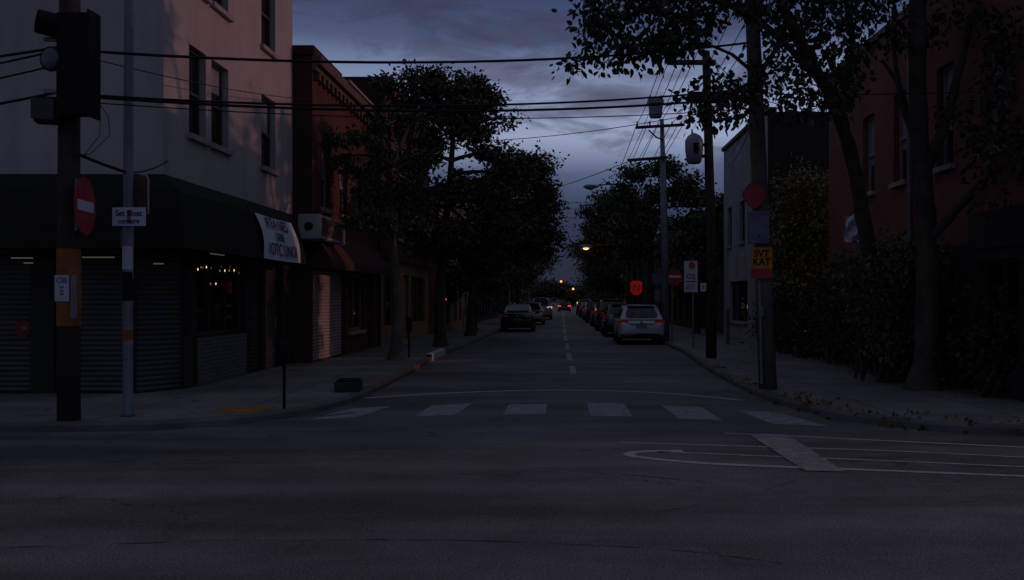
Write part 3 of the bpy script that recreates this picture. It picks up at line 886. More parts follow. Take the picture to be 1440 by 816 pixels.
hb = empty('house', (7.6, 39.5, 0), 'small dark house with pitched roof beyond the pale grey building', 'house')
facade('wall', M['dark_wall'], hb, face_nx(7.6), 39.5, 47, 0, 6.0, [(41, 42, 3.6, 5.0), (44, 45, 3.6, 5.0)], 0.2)
window(hb, face_nx(7.6), 41, 42, 3.6, 5.0, M['frame_pale'], M['pane'], None)
window(hb, face_nx(7.6), 44, 45, 3.6, 5.0, M['frame_pale'], M['pane'], None)
shell(hb, 7.6, 15, 39.5, 47, 6.0, M['dark_wall'], skip=('-x',), roof=False)
rf = MB(); rf.prism([(7.2, 39.2, 6.0), (15.4, 39.2, 6.0), (11.3, 39.2, 8.6)], (0, 8.1, 0)); rf.build('roof', M['roofing'], hb)

for i, (y0, y1, h, mt, lab) in enumerate(((48, 66, 6.5, 'brick_dark', 'dark brick row behind the parked cars on the right'),
                                          (66.3, 100, 6.0, 'dark_wall', 'dark low row farthest away on the right side of the street'))):
    b = empty('terrace_building', (7.0, y0, 0), lab, 'building')
    xf = face_nx(7.0)
    us = list(np.arange(y0 + 1, y1 - 2, 2.6))
    hs = [(u, u + 1.1, 3.6, 5.0) for u in us] + [(u, u + 1.4, 0.5, 2.7) for u in us]
    facade('wall', M[mt], b, xf, y0, y1, 0, h - 0.05, hs, 0.2)
    shell(b, 7.0, 18, y0, y1, h, M[mt], skip=('-x',))
    for u in us:
        window(b, xf, u, u + 1.1, 3.6, 5.0, M['frame_pale'], M['pane'], None)
        window(b, xf, u, u + 1.4, 0.5, 2.7, M['frame_dark'], M['shop_pane'], None, sash=False)

# yard fence between red and grey building, right
fe = empty('yard_fence', (6.9, 26.7, KH), 'dark board fence behind the hedge between the red and grey buildings', 'fence')
fb = MB()
y = 23.4
while y < 30.1:
    fb.box2((6.9, y, KH), (6.93, y + 0.14, KH + 1.7 + random.uniform(-0.02, 0.02))); y += 0.155
fb.build('boards', M['wood_pole'], fe)
MB().box2((6.94, 23.4, 0.5), (6.99, 30.1, 0.6)).box2((6.94, 23.4, 1.4), (6.99, 30.1, 1.5)).build('rail', M['wood_pole'], fe)
pw = MB().tube([(5.72, 30.6, KH), (5.72, 30.6, 1.28), (5.72, 30.6, 1.34)], [0.06, 0.06, 0.03], 8).build('bollard', M['wood_pole_pale'])
tag(pw, 'pale wooden bollard on the right pavement before the grey building', 'bollard')

# ------------------------------------------------------------------ vegetation
def leaves_mesh(name, centres, counts, radii, size, material, parent, seed, droop=0.4, wide=0.5, flat=1.0):
    r = np.random.default_rng(seed)
    n = int(sum(counts))
    idx = np.repeat(np.arange(len(centres)), counts)
    C = np.asarray(centres, float)[idx]; RR = np.asarray(radii, float)[idx][:, None]
    d = r.normal(size=(n, 3)) * 0.55
    d[:, 2] *= flat
    pos = C + d * RR
    # leaf axis: outward, random, drooping
    ax = d * 0.8 + r.normal(size=(n, 3)) * 0.7 + np.array([0, 0, -droop])
    ax /= np.linalg.norm(ax, axis=1)[:, None] + 1e-9
    sd = np.cross(ax, r.normal(size=(n, 3))); sd /= np.linalg.norm(sd, axis=1)[:, None] + 1e-9
    nm = np.cross(ax, sd)
    L = (size * r.uniform(0.65, 1.25, n))[:, None]; W = L * wide * r.uniform(0.8, 1.2, n)[:, None]
    pts = np.stack([pos, pos + ax * L * 0.32 + sd * W * 0.5 + nm * L * 0.05, pos + ax * L * 0.7 + sd * W * 0.36 + nm * L * 0.03, pos + ax * L - nm * L * 0.05,
                    pos + ax * L * 0.7 - sd * W * 0.36 + nm * L * 0.03, pos + ax * L * 0.32 - sd * W * 0.5 + nm * L * 0.05], axis=1).reshape(-1, 3)
    q = np.arange(n)[:, None] * 6
    faces = np.concatenate([q + np.array([0, 1, 2, 3]), q + np.array([0, 3, 4, 5])], axis=1).reshape(-1)
    me = bpy.data.meshes.new(name)
    me.vertices.add(n * 6); me.vertices.foreach_set('co', pts.ravel())
    me.loops.add(n * 8); me.loops.foreach_set('vertex_index', faces.astype(np.int32))
    me.polygons.add(n * 2)
    me.polygons.foreach_set('loop_start', np.arange(0, n * 8, 4, dtype=np.int32))
    me.update(calc_edges=True); me.validate()
    return link(name, me, material, parent)


def limb(mb, a, b, r0, r1, r, wob=0.12, n=7, seg=6):
    a, b = Vector(a), Vector(b)
    L = (b - a).length
    pts = []
    ph = [r.uniform(-1, 1) for _ in range(3)]
    for i in range(seg + 1):
        t = i / seg
        p = a.lerp(b, t)
        s = math.sin(t * math.pi) * L * wob
        p = p + Vector((ph[0] * s, ph[1] * s, ph[2] * s * 0.4 + math.sin(t * math.pi) * L * 0.05))
        pts.append(p)
    mb.tube(pts, [r0 + (r1 - r0) * i / seg for i in range(seg + 1)], n)
    return pts


def tree(name, label, base, trunk_pts, trunk_r, blobs, leaf, leaf_n, leaf_m, bark_m, seed, cl_per=42, cl_r=0.27, group=None, droop=0.4, branches=True, flat=0.6):
    leaf *= 0.98; leaf_n = int(leaf_n * 2.1)
    """blobs: (x, y, z, rx, ry, rz, weight); leaves gathered in twig clusters inside the blobs"""
    r = random.Random(seed)
    t = empty(name, base, label, 'tree', group)
    mb = MB()
    tp = catmull([tuple(p) for p in trunk_pts], 4) if len(trunk_pts) > 2 else [tuple(p) for p in trunk_pts]
    n = len(tp)
    rad = [trunk_r * (1.0 - 0.62 * i / (n - 1)) for i in range(n)]
    rad[0] *= 1.5
    if n > 2: rad[1] *= 1.15
    mb.tube(tp, rad, 12)
    tips = [Vector(p) for p in tp[n // 2:]]
    cents, counts, rads = [], [], []
    wsum = sum(b[6] for b in blobs)
    ncl = max(4, int(leaf_n / cl_per))
    for b in blobs:
        c = Vector(b[:3])
        hub = None
        if branches:
            src = min(tips, key=lambda q: (q - c).length + (0.6 if q.z > c.z else 0))
            limb(mb, src, c + Vector((0, 0, -0.1 * b[5])), trunk_r * 0.42, trunk_r * 0.16, r, 0.10, 7)
        def unit():
            while True:
                u = Vector((r.uniform(-1, 1), r.uniform(-1, 1), r.uniform(-1, 1)))
                if 0.2 < u.length <= 1: return u
        pads = []
        for _ in range(max(2, int(3 + 4 * min(b[3], 2.2)))):
            u = unit()
            q = c + Vector((u.x * b[3] * 0.92, u.y * b[4] * 0.92, u.z * b[5] * 0.95))
            pads.append((q, r.uniform(0.22, 0.46) * min(b[3], b[4] * 1.3) + 0.12))
            if branches: limb(mb, c + (q - c) * 0.1, q, trunk_r * 0.14, trunk_r * 0.05, r, 0.10, 5, 4)
        for _ in range(max(3, int(ncl * b[6] / wsum))):
            q, pr = r.choice(pads); u = unit()
            p = q + Vector((u.x * pr, u.y * pr, u.z * pr * 0.42))
            cents.append(p); counts.append(r.randint(int(cl_per * 0.5), int(cl_per * 1.5))); rads.append(cl_r * r.uniform(0.6, 1.25))
            if branches and r.random() < 0.55: limb(mb, c + (p - c) * r.uniform(0.0, 0.3), p, trunk_r * 0.09, trunk_r * 0.035, r, 0.12, 4, 4)
    mb.build('trunk', bark_m, t, smooth=True, recalc=False)
    leaves_mesh('crown', cents, counts, rads, leaf, leaf_m, t, seed, droop, 0.58, flat)
    return t


def blob(px, py, y, r, rz=None, w=1.0, ry=None):
    c = P(px, py, y)
    return (c.x, c.y, c.z, r, ry or r, rz or r, w)


GL = 'street trees on the left pavement'
tree('street_tree', 'slim street tree nearest the camera on the left, in front of the brick shop', (-4.3, 23, KH), [(-4.3, 23, KH), (-4.25, 23.05, 1.6), (-4.4, 23.1, 3.2), (-4.5, 23.2, 5.2)], 0.16,
     [blob(535, 235, 23, 1.0, 0.9, 1.3), blob(495, 215, 23.5, 0.75, 0.7, 0.8), blob(575, 170, 23.5, 0.75, 0.75, 0.6), blob(520, 290, 22.6, 0.8, 0.6, 0.7), blob(590, 250, 23, 0.7, 0.8, 0.7), blob(575, 310, 23.2, 0.65, 0.5, 0.5)],
     0.13, 2300, M['leaf_dark'], M['bark_pale'], 21, group=GL)
tree('street_tree', 'tallest street tree on the left with thin sprays of leaves at its top', (-4.0, 29.4, KH), [(-4.0, 29.4, KH), (-4.05, 29.4, 1.8), (-3.9, 29.5, 3.6), (-3.7, 29.5, 5.8), (-3.6, 29.6, 7.4)], 0.19,
     [blob(650, 165, 29.5, 1.3, 1.0, 1.5), blob(590, 165, 29.5, 1.0, 1.0, 1.0), blob(570, 125, 29.5, 0.6, 0.5, 0.25), blob(612, 122, 29.6, 0.6, 0.45, 0.4), blob(664, 150, 29.8, 0.8, 0.6, 0.8),
      blob(690, 215, 29.5, 0.55, 0.35, 0.3), blob(548, 122, 29.5, 0.35, 0.3, 0.1), blob(585, 108, 29.5, 0.35, 0.3, 0.12), blob(625, 108, 29.5, 0.3, 0.25, 0.1), blob(660, 118, 29.6, 0.35, 0.3, 0.14), blob(690, 138, 29.6, 0.3, 0.25, 0.1), blob(703, 165, 29.7, 0.3, 0.25, 0.1), blob(605, 215, 29.5, 0.8, 0.4, 0.35), blob(655, 275, 29.5, 1.3, 0.7, 1.1), blob(595, 290, 29.5, 0.9, 0.8, 0.9), blob(640, 330, 29.5, 1.2, 0.8, 1.1), blob(690, 310, 29.5, 0.9, 0.8, 0.9), blob(715, 250, 30.5, 0.6, 0.5, 0.3)],
     0.15, 15000, M['leaf_dark'], M['bark'], 22, group=GL, cl_r=0.45)
tree('street_tree', 'third street tree on the left, its crown reaching out over the road', (-3.9, 38, KH), [(-3.9, 38, KH), (-3.8, 38, 2), (-3.4, 38, 4), (-2.6, 38, 6.2)], 0.2,
     [blob(738, 232, 38, 1.0, 0.75, 1.0), blob(700, 260, 38, 1.1, 0.9, 0.9), blob(755, 280, 38, 0.9, 0.9, 1.0), blob(720, 320, 38, 1.3, 1.0, 1.2), blob(765, 325, 38, 0.8, 0.8, 0.7), blob(690, 350, 38, 1.1, 0.9, 0.9), blob(752, 355, 38.5, 0.8, 0.6, 0.6), blob(640, 345, 38, 1.1, 0.9, 0.9)],
     0.17, 11000, M['leaf_dark'], M['bark'], 23, group=GL, cl_r=0.5)
tree('street_tree', 'short street tree with paler low leaves behind the front left trees', (-4.3, 44, KH), [(-4.3, 44, KH), (-4.3, 44, 1.2), (-4.2, 44, 2.6)], 0.13,
     [blob(670, 385, 44, 1.3, 1.1, 1.2), blob(640, 400, 44, 0.9, 0.8, 0.6), blob(705, 375, 44.5, 1.0, 0.8, 0.8), blob(690, 408, 43.6, 0.8, 0.6, 0.5)],
     0.15, 5000, M['leaf_pale'], M['bark'], 24, group=GL, cl_r=0.45)
for i, (px, py, y, rr, lab) in enumerate(((722, 362, 58, 2.3, 'dark tree overhanging the parked silver car far on the left'), (738, 372, 76, 2.5, 'dark far tree behind the parked white van on the left'),
                                          (746, 380, 105, 2.8, 'farthest dark tree on the left side of the street'))):
    c = P(px, py, y)
    bx_ = -3.6 - i * 0.2
    tree('street_tree', lab, (bx_, y, KH), [(bx_, y, KH), (bx_, y, 2), (bx_ * 0.9 + c.x * 0.1, y, 4.5)], 0.2,
         [(c.x, y, c.z + 0.8, rr, rr, rr * 0.8, 1), (c.x - 1.5, y, c.z + 2.2, rr * 0.8, rr, rr * 0.7, 0.8), (c.x - 2.6, y + 1, c.z + 0.3, rr, rr, rr * 0.9, 0.9), (c.x - 1, y + 1, c.z - 0.8, rr * 0.8, rr, rr * 0.5, .6)],
         0.24, 4000, M['leaf_dark'], M['bark'], 30 + i, group=GL, cl_r=0.7)
GR = 'street trees on the right pavement'
tree('street_tree', 'street tree behind the slim grey utility pole on the right', (5.0, 50, KH), [(5.0, 50, KH), (5.0, 50, 2.2), (5.0, 50, 4.6), (5.0, 50, 7.0)], 0.22,
     [blob(915, 250, 50, 1.4, 1.2, 1.0), blob(950, 265, 50, 1.4, 1.1, 1.0), blob(890, 285, 50, 1.4, 1.2, 1.0), blob(985, 290, 50, 1.6, 1.2, 1.0), blob(925, 320, 50, 1.9, 1.4, 1.4), blob(975, 350, 50, 1.7, 1.4, 1.2), blob(885, 345, 50, 1.5, 1.2, 1.0)],
     0.2, 9000, M['leaf_dark'], M['bark'], 41, group=GR, cl_r=0.6)
tree('street_tree', 'street tree reaching towards the lit street lamp on the right', (4.8, 62, KH), [(4.8, 62, KH), (4.7, 62, 2.4), (4.4, 62, 4.6), (4.0, 62, 6.4)], 0.22,
     [blob(870, 285, 62, 1.6, 1.4, 1.0), blob(845, 310, 62, 1.2, 1.1, 0.9), blob(880, 335, 62, 2.0, 1.6, 1.2), blob(845, 350, 62, 1.6, 1.3, 1.0), blob(832, 318, 62, 0.5, 0.5, 0.25)],
     0.22, 6500, M['leaf_dark'], M['bark'], 42, group=GR, cl_r=0.65)
tree('street_tree', 'lower dark street tree above the far parked cars on the right', (4.6, 80, KH), [(4.6, 80, KH), (4.5, 80, 2.0), (4.2, 80, 4.2)], 0.2,
     [blob(848, 380, 80, 1.9, 1.5, 1.0), blob(865, 380, 80, 2.4, 1.9, 1.0), blob(850, 345, 80, 2.2, 1.8, 0.9)],
     0.26, 4500, M['leaf_dark'], M['bark'], 43, group=GR, cl_r=0.75)
tree('street_tree', 'farthest street tree on the right near the end of the street', (4.6, 115, KH), [(4.6, 115, KH), (4.5, 115, 2.4), (4.4, 115, 5)], 0.22,
     [blob(845, 395, 115, 2.6, 2.0, 1.0), blob(845, 365, 115, 3.0, 2.6, 1.0)], 0.34, 3000, M['leaf_dark'], M['bark'], 44, group=GR, cl_r=1.0)
tree('street_tree', 'bushy tree between the grey building and the tall dark utility pole', (6.2, 41, KH), [(6.2, 41, KH), (6.2, 41, 1.6), (6.2, 41, 3.4)], 0.16,
     [blob(975, 365, 41, 1.3, 1.2, 1.0), blob(1000, 335, 41, 1.0, 1.1, 1.0), blob(965, 400, 41, 1.2, 0.9, 0.8)], 0.18, 4200, M['leaf_dark'], M['bark'], 45, group=GR, cl_r=0.55)

for i, (x, y, zc, lab) in enumerate(((11.6, 21.2, 7.55, 'yard tree behind the red building whose shadow falls on the stucco wall'), (12.4, 25.8, 8.3, 'taller yard tree behind the ivy, between the red and grey buildings'))):
    tree('yard_tree', lab, (x, y, 0), [(x, y, 0), (x, y, 2.5), (x, y, 5.0), (x, y, 6.4)], 0.2,
         [(x, y - 1.6, zc - 0.4, 1.1, 1.0, 0.9, 1), (x, y, zc + 0.3, 1.1, 1.0, 1.0, 1), (x, y + 1.5, zc - 0.1, 1.1, 1.0, 0.8, 1), (x, y + 0.7, zc + 1.0, 0.8, 0.6, 0.7, 0.5), (x, y - 0.9, zc + 0.6, 0.5, 0.4, 0.8, 0.4), (x, y - 1.5, zc + 2.4 - i, 0.3, 0.35, 0.9, 0.25), (x, y + 2.2, zc + 0.5, 0.3, 0.25, 0.9, 0.2), (x, y - 2.3, zc + 0.4, 0.3, 0.25, 0.7, 0.2)], 0.14, 3200, M['leaf_dark'], M['bark'], 50 + i, cl_r=0.4)
# far backdrop trees closing the street
for i, (x, y, z, rr) in enumerate(((-14, 230, 7, 7), (-5, 245, 6.0, 6), (3, 260, 6.2, 5.5), (11, 240, 7.5, 7), (20, 232, 9, 8), (-24, 225, 9, 8))):
    t = tree('far_tree', ['rounded dark tree closing the view left of the street end', 'low dark tree in the gap at the street end, left of centre', 'low dark tree in the gap at the street end, right of centre',
                      'dark tree closing the view right of the street end', 'tall dark tree behind the right side rooftops', 'tall dark tree behind the left side rooftops'][i], (x, y, 0), [(x, y, 0), (x, y, 2), (x, y, 4.5)], 0.35,
             [(x, y, z * 0.55, rr, rr, z * 0.5, 1), (x + rr * 0.3, y, z * 0.75, rr * 0.6, rr, z * 0.35, 0.7)], 0.8, 2200, M['leaf_dark'], M['bark'], 60 + i, cl_per=24, cl_r=1.3, group='trees closing the end of the street', branches=False)
hl = MB()
for k in range(40):
    x0 = -300 + 15 * k
hrow = [[(-320 + 16 * k, 420, -1) for k in range(41)], [(-320 + 16 * k, 440, 4.5 + 2.0 * math.sin(k * 0.7) + 1.2 * math.sin(k * 1.9)) for k in range(41)], [(-320 + 16 * k, 520, 6 + 2 * math.sin(k * 0.5)) for k in range(41)], [(-320 + 16 * k, 700, -1) for k in range(41)]]
hl.grid(hrow); hl.build('hill', M['leaf_hedge'], smooth=True, recalc=False)['kind'] = 'structure'

# big tree on the right corner
def limbs_tree(name, label, base, trunks, clusters, leaf, per, cl_r, leaf_m, bark_m, seed, droop=0.9, sub=1):
    r = random.Random(seed)
    t = empty(name, base, label, 'tree', 'foreground trees at the right corner')
    mb = MB(); nodes = []
    for pts, r0, r1 in trunks:
        tp = catmull([tuple(p) for p in pts], 6); n = len(tp)
        rad = [r0 + (r1 - r0) * (i / (n - 1)) ** 0.8 for i in range(n)]
        if abs(pts[0][2] - KH) < 0.05:
            for i, f in ((0, 1.75), (1, 1.4), (2, 1.18), (3, 1.06)): rad[i] *= f
        # bark irregularity
        rad = [x * r.uniform(0.93, 1.07) for x in rad]
        mb.tube(tp, rad, 20)
        nodes += [(Vector(p), rad[i]) for i, p in enumerate(tp) if i > n * 0.35]
    cents, counts, rads = [], [], []
    order = sorted(clusters, key=lambda c: min((q[0] - Vector(c[:3])).length for q in nodes))
    for c in order:
        p = Vector(c[:3])
        src, sr = min(nodes, key=lambda q: (q[0] - p).length)
        pts = limb(mb, src, p, min(sr * 0.6, 0.02 + 0.012 * (p - src).length), 0.006, r, 0.10, 5, 5)
        nodes += [(q, 0.012) for q in pts[2:]]
        w = c[3] if len(c) > 3 else 1.0
        cents.append(p); counts.append(max(3, int(per * w * r.uniform(0.7, 1.3)))); rads.append(cl_r * r.uniform(0.75, 1.2) * (0.55 + 0.45 * w))
    from mathutils import noise as mn
    for k, v in enumerate(mb.v):
        q = Vector(v)
        d_ = mn.noise_vector(Vector((q.x * 5, q.y * 5, q.z * 1.6))) * 0.035 + mn.noise_vector(Vector((q.x * 16, q.y * 16, q.z * 5))) * 0.012
        mb.v[k] = (v[0] + d_.x, v[1] + d_.y, v[2])
    mb.build('trunk', bark_m, t, smooth=True, recalc=False)
    leaves_mesh('crown', cents, counts, rads, leaf, leaf_m, t, seed, droop, 0.6, 0.8)
    return t


rr_ = random.Random(5)
def region(poly_rows, y0, y1, step, dens=1.0):
    """cluster centres filling a silhouette; rows (py, px0, px1)"""
    out = []
    for py, a, b in poly_rows:
        x = a
        while x <= b:
            y = rr_.uniform(y0, y1)
            p = P(x + rr_.uniform(-step * 0.4, step * 0.4), py + rr_.uniform(-step * 0.35, step * 0.35), y)
            if rr_.random() < dens: out.append((p.x, p.y, p.z, rr_.uniform(0.6, 1.15)))
            x += step
    return out


clH = region([(-60, 850, 1250), (-35, 830, 1250), (-12, 825, 1250), (12, 825, 1245)], 11.8, 15.5, 24, 0.92)
clH += region([(30, 840, 1000), (48, 850, 985), (62, 858, 975)], 12.3, 14.2, 22, 0.85)
clH += region([(30, 1065, 1240), (52, 1080, 1235), (74, 1085, 1230), (96, 1090, 1215), (116, 1095, 1200), (136, 1100, 1190)], 13.5, 16.5, 22, 0.9)
clH += region([(118, 985, 1080), (136, 975, 1060), (150, 985, 1030)], 13.8, 14.8, 20, 0.75)
clH += [(*P(px, py, 12.8), w) for px, py, w in ((822, 78, .5), (806, 90, .4), (798, 96, .3), (838, 70, .6), (850, 88, .25), (848, 100, .12), (868, 82, .35), (895, 86, .35), (880, 72, .5), (915, 72, .5), (940, 70, .6), (958, 60, .5), (826, 40, .6), (818, 20, .6),
                                              (1000, 162, .45), (1022, 168, .3), (985, 168, .25), (1050, 160, .4), (1070, 140, .6), (1010, 128, .8), (1035, 118, .5), (1108, 155, .4), (1130, 160, .4), (1160, 150, .5), (1185, 130, .6))]
# leaning tree whose long limb reaches over the street
tH = [P(1262, 541, 17.0), P(1240, 430, 16.8), P(1218, 330, 16.4), P(1200, 230, 16.0), P(1175, 150, 15.5), P(1145, 95, 15.0), P(1110, 30, 14.6), P(1080, -40, 14.3)]
tH[0].z = KH
limbs_tree('corner_tree', 'leaning tree at the right corner whose leafy branches reach over the street', tH[0],
           [(tH, 0.165, 0.085), ([P(1160, 120, 15.3), P(1080, 40, 14.4), P(1000, 0, 13.6), P(930, 5, 13.2), P(870, 30, 12.9), P(830, 65, 12.8)], 0.075, 0.012),
            ([P(1180, 160, 15.6), P(1200, 80, 15.2), P(1190, 0, 15), P(1180, -60, 15)], 0.08, 0.03),
            ([P(1100, 60, 14.6), P(1060, 110, 14.3), P(1020, 140, 14.2), P(1000, 155, 14.2)], 0.05, 0.01)],
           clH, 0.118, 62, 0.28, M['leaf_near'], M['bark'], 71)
clG = region([(-90, 1200, 1500), (-60, 1230, 1520), (-30, 1240, 1500), (0, 1250, 1480), (25, 1255, 1370), (50, 1262, 1345), (80, 1300, 1345)], 14, 17.5, 27, 0.8)
clG += region([(120, 1395, 1470), (160, 1385, 1480), (200, 1380, 1490), (240, 1385, 1490), (280, 1400, 1490), (90, 1400, 1470), (60, 1400, 1470), (30, 1390, 1470)], 13.2, 14.5, 26, 0.85)
clG += region([(330, 1350, 1400), (160, 1325, 1345), (250, 1330, 1370)], 14.8, 15.4, 22, 0.45)
tG = [P(1299, 545, 15.3), P(1302, 470, 15.3), P(1304, 400, 15.3), P(1300, 300, 15.3), P(1293, 190, 15.3), P(1290, 90, 15.2), P(1292, -20, 15.2), P(1300, -120, 15.2)]
tG[0].z = KH
limbs_tree('corner_tree', 'thick-trunked tree on the right corner pavement before the red building', tG[0],
           [(tG, 0.205, 0.13), ([P(1296, 250, 15.3), P(1330, 170, 15.1), P(1350, 90, 15), P(1370, 10, 15)], 0.10, 0.04), ([P(1304, 340, 15.3), P(1350, 290, 15), P(1390, 250, 14.6), P(1430, 225, 14.2)], 0.10, 0.04),
            ([P(1294, 210, 15.3), P(1272, 150, 15.6), P(1258, 80, 15.9), P(1256, 10, 16)], 0.08, 0.04), ([P(1285, 190, 15.9), P(1263, 120, 16), P(1240, 85, 16.2)], 0.06, 0.03)],
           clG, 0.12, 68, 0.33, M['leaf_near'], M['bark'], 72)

# ivy mass, hedges
def bush(name, label, blobs, leaf, n, leaf_m, seed, cat='bush', cl_r=0.3, per=30, stem=True, group=None):
    r = random.Random(seed)
    b0 = blobs[0]
    t = empty(name, (b0[0], b0[1], KH), label, cat, group)
    cents, counts, rads = [], [], []
    ws = sum(b[6] for b in blobs)
    mb = MB()
    for b in blobs:
        for _ in range(max(3, int(n / per * b[6] / ws))):
            while True:
                u = Vector((r.uniform(-1, 1), r.uniform(-1, 1), r.uniform(-1, 1)))
                if 0.35 < u.length <= 1: break
            p = Vector((b[0] + u.x * b[3], b[1] + u.y * b[4], b[2] + u.z * b[5]))
            if p.z < 0.2: p.z = 0.2 + r.random() * 0.3
            cents.append(p); counts.append(r.randint(per // 2, per * 3 // 2)); rads.append(cl_r * r.uniform(0.7, 1.3))
        for _ in range(3):
            q = Vector((b[0] + r.uniform(-.6, .6) * b[3], b[1] + r.uniform(-.6, .6) * b[4], b[2] + r.uniform(-0.2, .6) * b[5]))
            sm = MB(); limb(sm, (b[0] + r.uniform(-.3, .3), b[1] + r.uniform(-.3, .3), KH), q, 0.035, 0.012, r, 0.08, 5, 5)
            sm.build('stem', M['bark'], t, recalc=False)
    leaves_mesh('foliage', cents, counts, rads, leaf, leaf_m, t, seed, 0.5, 0.6)
    return t


bush('ivy_bush', 'tall olive green ivy mass beside the grey building wall', [blob(1130, 275, 25.5, 0.85, 0.75, 1.0), blob(1115, 340, 25.5, 0.7, 0.9, 1.0), blob(1165, 330, 25, 0.8, 1.0, 1.1), blob(1150, 390, 25, 0.9, 0.7, 0.9), blob(1185, 285, 24.4, 0.6, 0.6, 0.5), blob(1105, 390, 25.5, 0.5, 0.5, 0.4)],
     0.12, 9500, M['leaf_olive'], 81, 'ivy', 0.3)
bush('garden_bush', 'rounded bush with pale olive leaves around the thick tree trunk', [blob(1255, 372, 16.6, 0.85, 0.38, 1.0), blob(1300, 368, 16.4, 0.55, 0.3, 0.6), blob(1210, 385, 17.2, 0.5, 0.4, 0.5), blob(1240, 425, 16.8, 0.55, 0.5, 0.8), blob(1262, 475, 16.6, 0.5, 0.5, 0.7)],
     0.10, 5200, M['leaf_pale'], 82, cl_r=0.24)
bush('hedge', 'dark clipped hedge along the right pavement below the ivy', [(6.6, y, 1.0, 0.6, 0.95, 0.95, 1.0) for y in (18.5, 20, 21.5, 23, 24.5, 26, 27.5)], 0.10, 9000, M['leaf_hedge'], 83, 'hedge', 0.28)
bush('hedge', 'dark hedge at the right edge beside the thick tree trunk', [(7.0, 14.2, 0.9, 0.5, 0.7, 0.8, 1.0), (6.95, 15.6, 1.0, 0.4, 0.8, 0.9, 1.0), (6.9, 17.0, 1.1, 0.5, 0.8, 1.0, 1.0), (7.6, 12.3, 0.7, 0.9, 0.4, 0.6, 0.9)], 0.10, 5200, M['leaf_hedge'], 84, 'hedge', 0.26)
# fallen leaves at the kerb (nobody could count them)
fl_c = []
r9 = random.Random(3)
for _ in range(130):
    k = r9.random()
    pth = right_path[1:9]
    i = r9.randrange(len(pth) - 1)
    a, b = Vector(pth[i]), Vector(pth[i + 1])
    p = a.lerp(b, r9.random())
    dx = abs(r9.gauss(0, 0.35)) - 0.12
    n_ = Vector((b - a)).normalized(); nn_ = Vector((n_.y, -n_.x))
    q = p + nn_ * dx
    fl_c.append((q.x, q.y, 0.012 if dx < 0 else KH + 0.016))
fo = leaves_mesh('fallen_leaves', fl_c, [2] * len(fl_c), [0.05] * len(fl_c), 0.075, M['leaf_fallen'], None, 91, 0.0, 0.7, 0.08)
fo['kind'] = 'stuff'; fo['label'] = 'orange fallen leaves scattered along the right kerb'; fo['category'] = 'leaves'

# ------------------------------------------------------------------ cars
def bool_cut(o, cutters):
    for c in cutters:
        md = o.modifiers.new('cut', 'BOOLEAN'); md.operation = 'DIFFERENCE'; md.object = c; md.solver = 'EXACT'
    bpy.context.view_layer.update()
    dg = bpy.context.evaluated_depsgraph_get()
    me = bpy.data.meshes.new_from_object(o.evaluated_get(dg))
    o.modifiers.clear(); old = o.data; o.data = me
    bpy.data.meshes.remove(old)
    for c in cutters:
        m_ = c.data; bpy.data.objects.remove(c); bpy.data.meshes.remove(m_)


